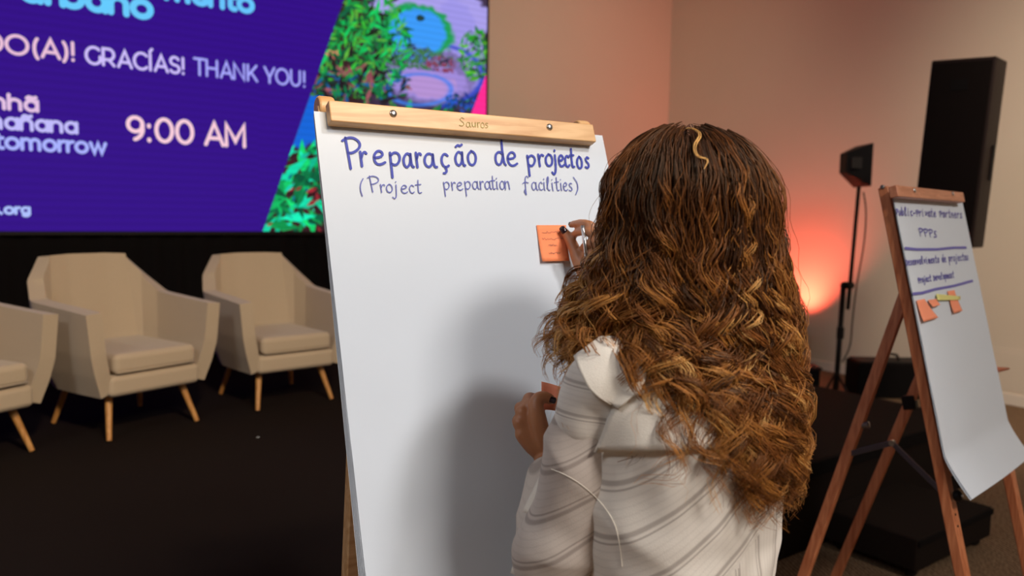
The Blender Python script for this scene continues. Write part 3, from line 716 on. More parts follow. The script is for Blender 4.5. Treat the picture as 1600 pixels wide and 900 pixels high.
sticky(MF2, q2((380, 688), (425, 682), (436, 715), (398, 728)), 'salmon', 'small salmon sticky note just below the left end of the yellow strip', None, off=.0135, group='sticky notes on the far pad')
sticky(MF2, q2((485, 640), (522, 634), (556, 748), (510, 762)), 'salmon', 'rightmost salmon sticky note on the far flipchart pad', None, off=.0125, group='sticky notes on the far pad')
sticky(MF2, q2((425, 655), (555, 668), (552, 688), (428, 690)), 'yellow', 'thin yellow sticky strip across the salmon notes on the far pad', None, off=.015, curl_=.002, group='sticky notes on the far pad')

# ------------------------------------------------------------------ speaker on its stand
sc_ = np.array([*at(1505, 240, 5.1)[:2], 0]); spz0 = at(1520, 384, 5.1)[2]; spz1 = at(1500, 102, 5.1)[2]
ts = empty('loudspeaker', (sc_[0], sc_[1], spz0), 'tall black loudspeaker raised on a stand behind the far flipchart', 'speaker')
dirv = sc_[:2]/np.linalg.norm(sc_[:2]); fa = math.atan2(-dirv[1], -dirv[0])-math.radians(17)     # front faces a little left of the camera
lean = math.radians(3.0)
fx = np.array([math.cos(fa), math.sin(fa), 0]); rx = np.array([-math.sin(fa), math.cos(fa), 0]); zx = np.array([0, 0, 1.])
rimg = np.array([-fx[1], fx[0], 0]);
zx = zx*math.cos(lean)+rimg*math.sin(lean); rr = np.cross(zx, fx); 
H = spz1-spz0; W_, D_ = .37, .44; mid = sc_+np.array([0, 0, (spz0+spz1)/2])
def SPt(a, b, c): return mid+rr*a+fx*b+zx*c
# cabinet: tapered towards the back
mb = MB(); prof = [(-W_/2, D_/2), (W_/2, D_/2), (W_/2, 0), (W_/2-.07, -D_/2), (-W_/2+.07, -D_/2), (-W_/2, 0)]
mb.add([SPt(a, b, -H/2) for a, b in prof]+[SPt(a, b, H/2) for a, b in prof], [tuple(range(5, -1, -1)), tuple(range(6, 12))]+[(i, (i+1) % 6, 6+(i+1) % 6, 6+i) for i in range(6)])
cab = mb.build('cabinet', 'speaker', ts, bevel=.010, seg=3)
mb = MB(); mb.bar(SPt(0, D_/2+.005, -H/2+.03), SPt(0, D_/2+.005, H/2-.02), W_-.03, .014, fx).build('grille', 'grille', ts, bevel=.004)
gq = MB(); gq.bar(SPt(-.0, D_/2+.0125, H/2-.20), SPt(-.0, D_/2+.0125, H/2-.13), .10, .004, fx).build('badge', 'skirt', ts, bevel=.001)
for sg in (-1, 1):
    mb = MB(); mb.bar(SPt(sg*(W_/2+.006), .06, -.16), SPt(sg*(W_/2+.006), .06, .06), .035, .012, rr).build('handle', 'black', cab, bevel=.004)
MB().box(SPt(W_/2-.04, D_/2+.012, -H/2+.045), (.03, .006, .02), rr, fx, zx).build('indicator_light', emit('violet indicator', (.30, .06, .9), 1.6), ts)
MB().box(SPt(W_/2-.04, D_/2+.012, -H/2+.085), (.035, .006, .025), rr, fx, zx).build('red_badge', mat('red badge', (.28, .06, .04), .5), ts)
MB().box(SPt(-W_/2-.012, .02, -.16), (.024, .03, .05), rr, fx, zx).build('side_knob', 'black', ts, bevel=.004)
tb = empty('speaker_stand', tuple(sc_), 'black pole stand with round base carrying the tall loudspeaker', 'stand')
pb = SPt(0, -.02, -H/2-.004)
MB().tube([(pb[0], pb[1], .03), (pb[0], pb[1], pb[2]-.06)], .019, 14).build('pole', 'black', tb, smooth=True)
MB().lathe([(.05, 0), (.055, .01), (.03, .05), (.025, .055)], (pb[0], pb[1], pb[2]-.06), 16).build('socket', 'black', tb)
for k in range(3):
    a = math.radians(150+120*k); e = np.array([math.cos(a), math.sin(a), 0]); b_ = np.array([pb[0], pb[1], 0])
    lg = MB().tube([b_+np.array([0, 0, .42]), b_+e*.30+np.array([0, 0, .025])], .012, 8).build('leg', 'black', tb, smooth=True)
    MB().sphere(b_+e*.30+np.array([0, 0, .022]), .021, 10, 6).build('foot', 'black', lg, smooth=True)
MB().lathe([(.03, -.03), (.03, .03)], (pb[0], pb[1], .43), 14).build('collar', 'black', tb, bevel=.004)

# ------------------------------------------------------------------ lamp stand by the right wall
lp = on(1306, 610, 2, 0.18); D0 = (lp-CAM)@Fv
fl = empty('stage_lamp_on_stand', (lp[0], lp[1], 0), 'black lamp head on a thin black stand before the right wall', 'lamp')
A_ = at(1305, 614, D0); A_[2] = 0
P1 = at(1318, 445, D0); P2 = at(1325, 480, D0); P3 = at(1342, 292, D0)
MB().tube([(A_[0], A_[1], .01), P1], .022, 10).build('lower_pole', 'black', fl, smooth=True)
MB().tube([P2-(P3-P2)*.02, P3], .016, 10).build('upper_pole', 'black', fl, smooth=True)
MB().tube([at(1317, 446, D0-.02), at(1331, 446, D0+.02)], .03, 10).build('clamp', 'black', fl, smooth=True)
MB().lathe([(.03, -.05), (.03, .05)], at(1313, 520, D0), 12).build('collar', 'black', fl, bevel=.005)
mb = MB()
for k in range(3):
    a = math.radians(40+120*k); e = np.array([math.cos(a), math.sin(a), 0]); b_ = np.array([A_[0], A_[1], 0])
    MB().tube([b_+np.array([0, 0, .34]), b_+e*.20+np.array([0, 0, .012])], .011, 8).build('leg', 'black', fl, smooth=True)
# lamp head: a flared housing opening left, with a square back
hc = at(1336, 259, D0); rl_ = np.array([Rv[0], Rv[1], 0]); rl_ /= np.linalg.norm(rl_); bk = np.cross((0, 0, 1), rl_); up_ = np.array([0, 0, 1.])
px_m = D0/FPX
def HP(a, c, b=0): return hc+rl_*a*px_m+up_*c*px_m+bk*b
def frust(secs, name, m, par):
    mb = MB(); vs = []; 
    for a, h, dpt, sh in secs: vs += [HP(a, h+sh, -dpt), HP(a, h+sh, dpt), HP(a, -h+sh, dpt), HP(a, -h+sh, -dpt)]
    nf = len(secs); fs = [(4*i+k, 4*i+(k+1) % 4, 4*i+4+(k+1) % 4, 4*i+4+k) for i in range(nf-1) for k in range(4)]+[(3, 2, 1, 0), tuple(4*(nf-1)+k for k in range(4))]
    mb.add(vs, fs); return mb.build(name, m, par, bevel=.004)
hd = frust([(-19, 15, .07, 4), (13, 33, .17, 0)], 'lamp_head', 'black', fl)
frust([(13.2, 12, .08, 2), (21, 11, .07, 2)], 'housing_back', 'black', fl)
MB().box(HP(-6, 3, -.125), (.10, .01, .09), rl_, bk, up_).build('side_badge', mat('dark grey label', (.022, .018, .018), .7), hd)
cbp = [at(1349, 300, D0), at(1353, 330, D0), at(1350, 380, D0), at(1338, 450, D0), at(1332, 500, D0), at(1328, 540, D0), at(1316, 566, D0)]
cv = []
for i in range(len(cbp)-1):
    for k in range(6):
        s_ = k/6; p0, p1, p2, p3 = cbp[max(i-1, 0)], cbp[i], cbp[i+1], cbp[min(i+2, len(cbp)-1)]
        cv.append(.5*((2*p1)+(-p0+p2)*s_+(2*p0-5*p1+4*p2-p3)*s_**2+(-p0+3*p1-3*p2+p3)*s_**3))
MB().tube(cv+[cbp[-1]], .006, 6).build('cable', 'black', fl, smooth=True)

# ------------------------------------------------------------------ black cases, red uplight by the corner
pb1 = on(1338, 614, 2, .0); 
bx_l = on(1341, 612, 2, 0.06)
tcase = empty('black_case', (bx_l[0]+.45, bx_l[1]-.1, 0), 'low black case with carry handle on the floor behind the far easel', 'case')
zt = on(1343, 571, 0, bx_l[0])[2]
zt = at(1343, 568, (bx_l-CAM)@Fv)[2]
rb = np.array([.80, -.60, 0]); fb = np.array([.60, .80, 0]); 
mb = MB(); cc = bx_l*[1, 1, 0]+rb*.32+fb*.16; mb.box(cc+[0, 0, zt/2], (.64, .32, zt), rb, fb).build('case_body', 'skirt', tcase, bevel=.012)
MB().box(cc+[0, 0, zt+.008], (.60, .28, .02), rb, fb).build('lid', 'black', tcase, bevel=.008)
mb = MB(); mb.tube([cc+rb*x+[0, 0, zt+z] for x, z in ((-.10, .015), (-.085, .06), (0, .075), (.085, .06), (.10, .015))], .012, 8).build('handle', 'black', tcase, smooth=True)
ub = np.array([6.60, 4.50, 0])
ub = upl*[1, 1, 0]
tu = empty('uplight', tuple(ub+[0, 0, 0]), 'black uplight throwing red light on the wall behind the woman\'s hair', 'lamp')
zu = upl[2]-.03
MB().lathe([(.16, 0), (.17, .02), (.17, .05), (.03, .07), (.03, .3)], ub, 20).build('base', 'black', tu, bevel=.004)
MB().tube([ub+[0, 0, .3], ub+[0, 0, zu-.30]], .022, 12).build('pole', 'black', tu, smooth=True)
can = MB().lathe([(.06, -.30), (.10, -.28), (.12, -.05), (.12, 0), (.105, 0), (.10, -.04)], ub+[0, 0, zu], 24).build('lamp_can', 'black', tu, bevel=.003)
MB().lathe([(.10, -.05), (.10, -.04)], ub+[0, 0, zu], 24).build('lens', emit('red lamp lens', (1, .12, .07), 14), can)
for sg in (-1, 1): MB().box(ub+[sg*.135, 0, zu-.17], (.012, .03, .25)).build('yoke', 'black', tu, bevel=.003)
bb = on(1262, 622, 2, 0.0)
q_ = at(1258, 575, 6.9); 
tc2 = empty('equipment_case', (q_[0], q_[1], 0), 'dark upright equipment case on the floor, just right of the woman\'s hair', 'case')
MB().box((q_[0], q_[1], q_[2]/2), (.20, .20, q_[2]), rb, fb).build('case_body', 'skirt', tc2, bevel=.012)
MB().box((q_[0], q_[1], q_[2]+.012), (.22, .22, .025), rb, fb).build('lid', 'speaker', tc2, bevel=.006)

# ------------------------------------------------------------------ the woman
PB = np.array([.90, .80, 0.]); az_b = math.radians(80)
bf = np.array([math.cos(az_b), math.sin(az_b), 0]); br = np.array([math.sin(az_b), -math.cos(az_b), 0]); bz = np.array([0, 0, 1.])
def BP(r, f_, z): return PB+br*r+bf*f_+bz*z
HC = np.array([.925, .835, 1.60]); az_f = math.radians(78)
hf = np.array([math.cos(az_f), math.sin(az_f), 0]); hr = np.array([math.sin(az_f), -math.cos(az_f), 0])
def HPt(r, f_, z): return HC+hr*r+hf*f_+bz*z
woman = empty('person', (PB[0], PB[1], 0), 'woman with long curly auburn hair and striped off-white blouse, pressing a note on the pad', 'person')
def loft(mb, secs, n=36, cap=True):
    """secs: (centre, half width, half depth, X axis, Y axis, squareness)"""
    vs = []
    for c, a, b, X, Y in secs:
        for k in range(n):
            th = 2*pi*k/n; co, si = math.cos(th), math.sin(th); e = .85
            vs.append(np.array(c)+X*a*math.copysign(abs(co)**e, co)+Y*b*math.copysign(abs(si)**e, si))
    m = len(secs); fs = [(i*n+k, i*n+(k+1) % n, (i+1)*n+(k+1) % n, (i+1)*n+k) for i in range(m-1) for k in range(n)]
    if cap: fs += [tuple(range(n-1, -1, -1)), tuple((m-1)*n+k for k in range(n))]
    return mb.add(vs, fs)
def ik(S, W, l1, l2, hint):
    d = W-S; D = np.linalg.norm(d)
    if D > (l1+l2)*.985: k = D/((l1+l2)*.985); l1 *= k; l2 *= k
    e = d/D; a = (l1*l1-l2*l2+D*D)/(2*D); h = math.sqrt(max(0, l1*l1-a*a)); hv = hint-e*(hint@e); hv /= np.linalg.norm(hv)
    return S+e*a+hv*h
shL, shR = BP(-.150, .0, 1.375), BP(.130, .04, 1.385)
wrL, wrR = at(856, 716, 1.395), at(926, 446, 1.585)
elL = ik(shL, wrL, .285, .245, np.array([-.55, -.25, -1.0])); elR = ik(shR, wrR, .30, .27, np.array([.1, 0, -1.]))
elL = at(868, 884, 1.19)
print('elbows', elL, proj(elL), elR, proj(elR), np.linalg.norm(wrL-shL), np.linalg.norm(wrR-shR))
def chain(mb, pts, rad, n=16, sub=4):
    P = [np.array(p, float) for p in pts]; out = []; R_ = []
    for i in range(len(P)-1):
        for k in range(sub):
            s = k/sub; p0, p1, p2, p3 = P[max(i-1, 0)], P[i], P[i+1], P[min(i+2, len(P)-1)]
            out.append(.5*((2*p1)+(-p0+p2)*s+(2*p0-5*p1+4*p2-p3)*s**2+(-p0+3*p1-3*p2+p3)*s**3)); R_.append(rad[i]*(1-s)+rad[i+1]*s)
    out.append(P[-1]); R_.append(rad[-1])
    mb.tube(out, R_, n); mb.sphere(out[0], R_[0], n, 8); mb.sphere(out[-1], R_[-1], n, 8)
def remesh(o, vox, smooth_it=6, fac=.5):
    r = o.modifiers.new('r', 'REMESH'); r.mode = 'VOXEL'; r.voxel_size = vox; r.use_smooth_shade = True
    if smooth_it: s_ = o.modifiers.new('s', 'SMOOTH'); s_.iterations = smooth_it; s_.factor = fac
    bake(o); o.data.shade_smooth(); return o
# body: torso, neck, head, arms and hands grown into one surface
mb = MB()
def bsec(z, hw, hd, f_=0, r=0): return (BP(r, f_, z), hw, hd, br, bf)
loft(mb, [bsec(.86, .120, .10, 0, -.01), bsec(.92, .125, .10, 0, -.012), bsec(1.0, .118, .09, 0, -.016), bsec(1.08, .112, .085, .005, -.016), bsec(1.18, .118, .09, 0, -.014), bsec(1.28, .125, .095, -.005, -.01), bsec(1.36, .130, .08, -.01), bsec(1.415, .11, .065, -.005), bsec(1.445, .06, .055)])
chain(mb, [BP(0, -.01, 1.40), BP(0, .005, 1.46), HC-bz*.07+hf*.0], [.06, .052, .055])
for sh in (shL, shR): chain(mb, [BP(0, 0, 1.385), sh], [.05, .038])
# head
mb.sphere(HC+hf*-.005+bz*.02, (.078, .092, .098), 24, 16)
mb.sphere(HPt(0, .03, -.055), (.056, .06, .062), 20, 12); mb.sphere(HPt(0, .072, -.095), (.022, .02, .018), 14, 8)
chain(mb, [HPt(0, .088, .012), HPt(0, .100, -.018), HPt(0, .108, -.032)], [.009, .011, .013]); mb.sphere(HPt(0, .095, -.034), (.018, .014, .009), 12, 8)
for sg in (-1, 1):
    mb.sphere(HPt(sg*.076, -.004, -.012), (.012, .019, .031), 12, 8); mb.sphere(HPt(sg*.035, .070, -.03), (.022, .020, .018), 12, 8)
    mb.sphere(HPt(sg*.034, .084, .024), (.024, .008, .007), 12, 8)
chain(mb, [HPt(-.022, .084, -.062), HPt(0, .094, -.060), HPt(.022, .084, -.062)], [.005, .008, .005])
chain(mb, [shL, (shL+elL)/2, elL], [.040, .038, .034]); chain(mb, [elL, (elL+wrL)/2, wrL], [.038, .036, .024])
chain(mb, [shR, (shR+elR)/2, elR], [.050, .044, .036]); chain(mb, [elR, (elR+wrR)/2, wrR], [.038, .036, .024])
# left hand: closed round the notes, back of the hand towards the camera
kL = [at(828, 634, 1.402), at(816, 645, 1.395), at(811, 661, 1.388), at(814, 679, 1.383)]
for kk, rr_ in zip(kL, (.0135, .0135, .0125, .0115)):
    chain(mb, [wrL+(at(850, 700, 1.395)-wrL)*.5, (wrL*.45+kk*.55), kk], [.021, .0175, rr_], 12)
for i, (p1, p2, p3) in enumerate((((826, 622, 1.425), (840, 624, 1.438), (852, 632, 1.425)), ((812, 636, 1.42), (828, 640, 1.442), (846, 646, 1.430)),
                                  ((808, 656, 1.414), (822, 660, 1.438), (840, 660, 1.428)), ((812, 676, 1.408), (824, 678, 1.428), (838, 676, 1.420)))):
    chain(mb, [kL[i], at(*p1), at(*p2), at(*p3)], [.0125-.0008*i, .0108-.0008*i, .0098-.0006*i, .0085-.0005*i], 10)
chain(mb, [at(850, 694, 1.385), at(841, 655, 1.375), at(838, 628, 1.380), at(848, 620, 1.385), at(860, 624, 1.390)], [.018, .0155, .0125, .0112, .0095], 12)
# right hand: thumb pressing the note, index and middle reaching over, the rest round the pen
kR = [at(936, 366, 1.585), at(943, 376, 1.578), at(948, 389, 1.573), at(950, 403, 1.570)]
for kk, rr_ in zip(kR, (.0125, .0125, .0118, .011)):
    chain(mb, [wrR, (wrR*.5+kk*.5), kk], [.021, .018, rr_], 12)
chain(mb, [at(918, 420, 1.59), at(925, 395, 1.587), at(930, 380, 1.585)], [.018, .018, .014], 12)
chain(mb, [kR[0], at(922, 352, 1.575), at(906, 349, 1.600), at(893, 351, 1.632)], [.0115, .0098, .0088, .0072], 10)
chain(mb, [kR[1], at(926, 364, 1.565), at(909, 362, 1.590), at(897, 366, 1.622)], [.0115, .0098, .0088, .0072], 10)
chain(mb, [kR[2], at(934, 378, 1.560), at(920, 380, 1.575), at(911, 386, 1.595)], [.011, .0095, .0085, .0072], 10)
chain(mb, [kR[3], at(938, 396, 1.558), at(926, 398, 1.570), at(918, 402, 1.590)], [.0105, .0088, .0078, .0068], 10)
chain(mb, [at(918, 432, 1.592), at(906, 408, 1.602), at(897, 388, 1.615), at(889, 372, 1.628), at(881, 361, 1.637)], [.019, .0165, .0125, .0112, .0085], 12)
body = mb.build('body', 'skin', woman); remesh(body, .0034, 3, .5)
def nail(p, q, r, name='nail'):
    mb = MB(); p, q = np.array(p), np.array(q); d_ = (q-p)/np.linalg.norm(q-p); side = np.cross(d_, (CAM-q)/np.linalg.norm(CAM-q)); side /= np.linalg.norm(side); up2 = np.cross(side, d_)
    vs = [];
    for a in np.linspace(-1, 1, 7):
        for b in np.linspace(-1, 1, 7):
            vs.append(q+d_*b*r*.95*math.sqrt(1-.35*a*a)+side*a*r*.72+up2*(r*.86-.32*r*(a*a+.5*b*b)))
    mb.grid(np.array(vs).reshape(7, 7, 3)); return mb.build(name, 'nail', body, smooth=True, solid=.0006)
nail(at(889, 372, 1.628), at(880.5, 360, 1.632), .0088); nail(at(848, 620, 1.385), at(862, 624.5, 1.386), .0080)
nail(at(906, 349, 1.600), at(893, 350, 1.630), .0066); nail(at(909, 362, 1.590), at(897, 366, 1.620), .0066)
for sg in (-1, 1):
    e = MB().sphere(HPt(sg*.032, .079, .008), .0115, 14, 10).build('eye', 'eye', body, smooth=True)
    MB().sphere(HPt(sg*.032, .0895, .008), .0035, 10, 6).build('iris', 'trouser', body, smooth=True)
MB().tube([HPt(x, .0985-abs(x)*.35, -.061) for x in (-.02, -.01, 0, .01, .02)], .0042, 8).build('lips', 'lip', body, smooth=True)
# ring on the right index finger
a_, b_ = at(934, 362, 1.583), at(924, 354, 1.577); dR = (b_-a_)/np.linalg.norm(b_-a_); cR = a_*.5+b_*.5; s1_ = np.cross(dR, bz); s1_ /= np.linalg.norm(s1_); s2_ = np.cross(s1_, dR)
MB().tube([cR+(s1_*math.cos(t_)+s2_*math.sin(t_))*.0118 for t_ in np.linspace(0, 2*pi, 25)], .0014, 8, caps=False).build('ring', 'gold', body, smooth=True)

# trousers and shoes below the frame
mb = MB(); loft(mb, [bsec(.76, .155, .115), bsec(.84, .145, .11), bsec(.90, .130, .105, 0, -.01)])
for sg in (-1, 1):
    chain(mb, [BP(sg*.085, 0, .82), BP(sg*.09, .015, .48), BP(sg*.095, -.01, .10)], [.095, .065, .058], 20, 6)
remesh(mb.build('trousers', 'trouser', woman), .009, 4)
for sg in (-1, 1):
    mb = MB(); c = BP(sg*.097, 0, 0)
    loft(mb, [(c+bz*.005+bf*.045, .042, .125, br, bf), (c+bz*.02+bf*.045, .046, .13, br, bf), (c+bz*.05+bf*.035, .043, .115, br, bf), (c+bz*.075-bf*.01, .038, .065, br, bf), (c+bz*.12-bf*.012, .04, .05, br, bf)])
    mb.build('shoe', 'shoe', woman, smooth=True)

# blouse: loose bodice and puffed sleeves, with woven line stripes
def stripe_mat(name, kind):
    m = bpy.data.materials.new(name); m.use_nodes = True; nt = m.node_tree; b = nt.nodes['Principled BSDF']; L = nt.links
    at_ = nt.nodes.new('ShaderNodeAttribute'); at_.attribute_name = 'suv'; sp = nt.nodes.new('ShaderNodeSeparateXYZ'); L.new(at_.outputs['Vector'], sp.inputs[0])
    def line(per, width, ph=0.):
        a = nt.nodes.new('ShaderNodeMath'); a.operation = 'MULTIPLY_ADD'; a.inputs[1].default_value = 1/per; a.inputs[2].default_value = ph; L.new(sp.outputs['X'], a.inputs[0])
        f = nt.nodes.new('ShaderNodeMath'); f.operation = 'FRACT'; L.new(a.outputs[0], f.inputs[0])
        s_ = nt.nodes.new('ShaderNodeMath'); s_.operation = 'SUBTRACT'; s_.inputs[1].default_value = .5; L.new(f.outputs[0], s_.inputs[0])
        ab = nt.nodes.new('ShaderNodeMath'); ab.operation = 'ABSOLUTE'; L.new(s_.outputs[0], ab.inputs[0])
        c = nt.nodes.new('ShaderNodeMapRange'); c.inputs['From Min'].default_value = width*.5/per; c.inputs['From Max'].default_value = width*1.1/per
        c.inputs['To Min'].default_value = 1; c.inputs['To Max'].default_value = 0; L.new(ab.outputs[0], c.inputs[0]); return c.outputs[0]
    l1 = line(.046, .0030); l2 = line(.046, .0012, .14); l3 = line(.0075, .0012)
    mx = nt.nodes.new('ShaderNodeMath'); mx.operation = 'MAXIMUM'; L.new(l1, mx.inputs[0]); L.new(l2, mx.inputs[1])
    q = nt.nodes.new('ShaderNodeMath'); q.operation = 'MULTIPLY'; q.inputs[1].default_value = .16; L.new(l3, q.inputs[0])
    mx2 = nt.nodes.new('ShaderNodeMath'); mx2.operation = 'MAXIMUM'; L.new(mx.outputs[0], mx2.inputs[0]); L.new(q.outputs[0], mx2.inputs[1])
    sc2 = nt.nodes.new('ShaderNodeMath'); sc2.operation = 'MULTIPLY'; sc2.inputs[1].default_value = .5; L.new(mx2.outputs[0], sc2.inputs[0])
    # broad wash: greyer weft bands
    n = nt.nodes.new('ShaderNodeTexNoise'); n.inputs['Scale'].default_value = 9; n.inputs['Detail'].default_value = 2; tc = nt.nodes.new('ShaderNodeTexCoord'); L.new(tc.outputs['Object'], n.inputs['Vector'])
    cr = nt.nodes.new('ShaderNodeMix'); cr.data_type = 'RGBA'; cr.inputs[6].default_value = (*kind[0], 1); cr.inputs[7].default_value = (*kind[1], 1); L.new(n.outputs[0], cr.inputs[0])
    c2 = nt.nodes.new('ShaderNodeMix'); c2.data_type = 'RGBA'; c2.inputs[7].default_value = (.20, .15, .13, 1); L.new(sc2.outputs[0], c2.inputs[0]); L.new(cr.outputs[2], c2.inputs[6])
    L.new(c2.outputs[2], b.inputs['Base Color']); b.inputs['Roughness'].default_value = .9; b.inputs['Specular IOR Level'].default_value = .15; b.inputs['Sheen Weight'].default_value = .1
    n2 = nt.nodes.new('ShaderNodeTexNoise'); n2.inputs['Scale'].default_value = 600; L.new(tc.outputs['Object'], n2.inputs['Vector'])
    bp = nt.nodes.new('ShaderNodeBump'); bp.inputs['Strength'].default_value = .3; bp.inputs['Distance'].default_value = .001; L.new(n2.outputs[0], bp.inputs['Height']); L.new(bp.outputs[0], b.inputs['Normal'])
    return m
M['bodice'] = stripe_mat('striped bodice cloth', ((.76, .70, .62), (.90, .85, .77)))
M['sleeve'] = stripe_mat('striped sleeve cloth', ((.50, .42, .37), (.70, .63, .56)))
M['collar'] = mat('cream collar cloth', (.82, .76, .66), .9, bump=.3, bump_scale=600, spec=.15, sheen=.1)
def folds(o, amp, fn, seed=0.):
    me = o.data; n = len(me.vertices); co = np.empty(n*3, np.float32); me.vertices.foreach_get('co', co); co = co.reshape(-1, 3)
    no = np.empty(n*3, np.float32); me.vertex_normals.foreach_get('vector', no); no = no.reshape(-1, 3)
    base = np.array(woman.location)+(np.array(o.parent.location) if o.parent is not woman else 0)
    W = co+base; d = np.array([fn(p) for p in W]); co += no*(d*amp)[:, None]
    me.vertices.foreach_set('co', co.ravel()); me.update(); return W
def suv(o, X):
    a = o.data.attributes.new('suv', 'FLOAT_VECTOR', 'POINT'); a.data.foreach_set('vector', X.astype(np.float32).ravel())
def ridg(v, s): x = noise.noise(v*s); return 1-abs(x)*2
mb = MB()
loft(mb, [bsec(.78, .188, .145, -.01), bsec(.86, .175, .135, -.01, -.01), bsec(.95, .155, .13, -.01, -.015), bsec(1.05, .148, .125, -.01, -.018), bsec(1.15, .152, .125, -.012, -.015), bsec(1.25, .155, .125, -.012, -.01), bsec(1.33, .160, .115, -.012),
          bsec(1.385, .155, .09, -.008), bsec(1.42, .135, .075, -.005), bsec(1.45, .075, .066), bsec(1.462, .070, .062)], 48)
for sh, el in ((shL, elL), (shR, elR)): chain(mb, [BP(0, 0, 1.37), sh*.9+BP(0, 0, 1.37)*.1, sh*.78+el*.22], [.060, .050, .052])
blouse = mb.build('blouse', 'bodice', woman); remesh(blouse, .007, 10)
Wb = folds(blouse, .010, lambda p: ridg(Vector((p@br*7+p[2]*4, p@bf*5, p[2]*2.4)), 1.0)*min(1, max(0, (1.36-p[2])/.1))*.9+.35*noise.noise(Vector(p)*22))
rb_ = (Wb-PB)@br; fb_ = (Wb-PB)@bf
ang = np.clip((1.30-Wb[:, 2])/.14, 0, 1)        # upper back lines run level, lower back lines fan out steeply
lowc = (rb_+.02)*1.1+(1.36-Wb[:, 2])*np.where(rb_ < .02, .75, .15)*.8
below = Wb[:, 2] < 1.03+(rb_+.11)*.93
suv(blouse, np.stack([np.where(Wb[:, 2] > 1.29, (Wb[:, 2]-1.0)+.12*rb_, np.where(below, rb_*1.0+.22*Wb[:, 2]+.25*fb_, Wb[:, 2]*.62-.55*rb_)), fb_, Wb[:, 2]], -1))
def sleeve(sh, el, wr, name, lab=None):
    mb = MB(); fore = el+(wr-el)*.80
    chain(mb, [sh*.80+el*.20, sh*.5+el*.5, sh*.18+el*.82, el], [.046, .054, .064, .060], 24, 5)
    chain(mb, [el, el*.6+wr*.4, fore], [.058, .052, .042], 24, 5)
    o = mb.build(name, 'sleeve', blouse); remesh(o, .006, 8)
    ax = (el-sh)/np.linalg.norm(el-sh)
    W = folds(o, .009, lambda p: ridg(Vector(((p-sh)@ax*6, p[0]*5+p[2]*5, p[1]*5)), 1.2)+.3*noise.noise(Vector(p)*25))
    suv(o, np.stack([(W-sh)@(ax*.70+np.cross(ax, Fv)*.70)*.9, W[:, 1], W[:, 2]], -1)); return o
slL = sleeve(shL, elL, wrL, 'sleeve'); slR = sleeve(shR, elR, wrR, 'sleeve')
from mathutils.bvhtree import BVHTree
def bvh_of(objs):
    V = []; Fc = []
    for o in objs:
        base = Vector((0, 0, 0)); q = o
        while q is not None: base += q.location; q = q.parent
        n = len(V); V += [v.co+base for v in o.data.vertices]; Fc += [[n+i for i in p.vertices] for p in o.data.polygons]
    return BVHTree.FromPolygons(V, Fc)
BV = bvh_of([blouse, slL])
def drape(x, y, off):
    r = ray(x, y); r = r/np.linalg.norm(r); h = BV.ray_cast(Vector(CAM), Vector(r))
    if h[0] is None or np.linalg.norm(np.array(h[0])-CAM) > 1.6:
        P = Vector(CAM+ray(x, y)*1.16); h = BV.find_nearest(P); nn = (P-h[0]); 
        return np.array(h[0])*.5+np.array(P)*.5
    nn = np.array(h[1]); nn = nn if nn@(CAM-np.array(h[0])) > 0 else -nn
    return np.array(h[0])+nn*off
def flap(L_, R__, name, nv=16, nu=22, off=.007):
    """two edge polylines in the view, top to bottom; the cloth is laid on the blouse between them"""
    def samp(pl, t):
        pl = [np.array(p, float) for p in pl]; ln = [0]
        for a, b in zip(pl[:-1], pl[1:]): ln.append(ln[-1]+np.linalg.norm(b-a))
        return np.array([np.interp(t*ln[-1], ln, [p[i] for p in pl]) for i in (0, 1)])
    P = np.zeros((nv, nu, 3))
    for j in range(nv):
        a, b = samp(L_, j/(nv-1)), samp(R__, j/(nv-1))
        for i in range(nu): q = a+(b-a)*i/(nu-1); P[j, i] = drape(*q, off*(.8+.5*j/(nv-1)))
    for _ in range(3):
        Q = P.copy(); Q[1:-1, 1:-1] = (P[:-2, 1:-1]+P[2:, 1:-1]+P[1:-1, :-2]+P[1:-1, 2:]+4*P[1:-1, 1:-1])/8; P = Q
    o = MB().grid(P).build(name, 'collar', blouse, smooth=True); md = o.modifiers.new('s', 'SOLIDIFY'); md.thickness = .004; md.offset = 0; return o, P
cb_, PC = flap([(985, 548), (968, 600), (962, 630), (945, 668), (927, 703)], [(1150, 548), (1190, 590), (1200, 640), (1200, 670), (1195, 700)], 'collar')
cf_, PF = flap([(940, 536), (903, 566), (922, 606), (940, 622), (962, 629)], [(965, 536), (1000, 560), (1010, 590), (1000, 615), (975, 640)], 'collar', off=.012)
def seam(pts, name, m, r=.0016, off=.004):
    P = [drape(*p, off) for p in smooth_pl(pts, 3)]; MB().tube(P, r, 6).build(name, m, blouse, smooth=True)
seam([(862, 733), (885, 742), (910, 758), (940, 785), (960, 815), (968, 845), (972, 885)], 'seam', 'collar', .0008, .0006)
MB().tube([p for p in PC[:, 0]+0]+[p for p in PC[-1, 1:]], .0012, 6).build('collar_edge', 'collar', blouse, smooth=True)

def cloth_bit(q, name):
    q = [np.array(a) for a in q]; P = np.array([[(q[0]*(1-a)+q[1]*a)*(1-b)+(q[3]*(1-a)+q[2]*a)*b-Fv*.008*math.sin(pi*a)*(.4+b) for a in np.linspace(0, 1, 8)] for b in np.linspace(0, 1, 10)])
    return MB().grid(P).build(name, 'collar', slL, smooth=True, fix=False, solid=.003)
cloth_bit([at(853, 728, 1.215), at(866, 740, 1.19), at(846, 806, 1.19), at(818, 800, 1.215)], 'cuff')
cloth_bit([at(826, 812, 1.215), at(846, 818, 1.19), at(838, 905, 1.19), at(800, 895, 1.215)], 'cuff')
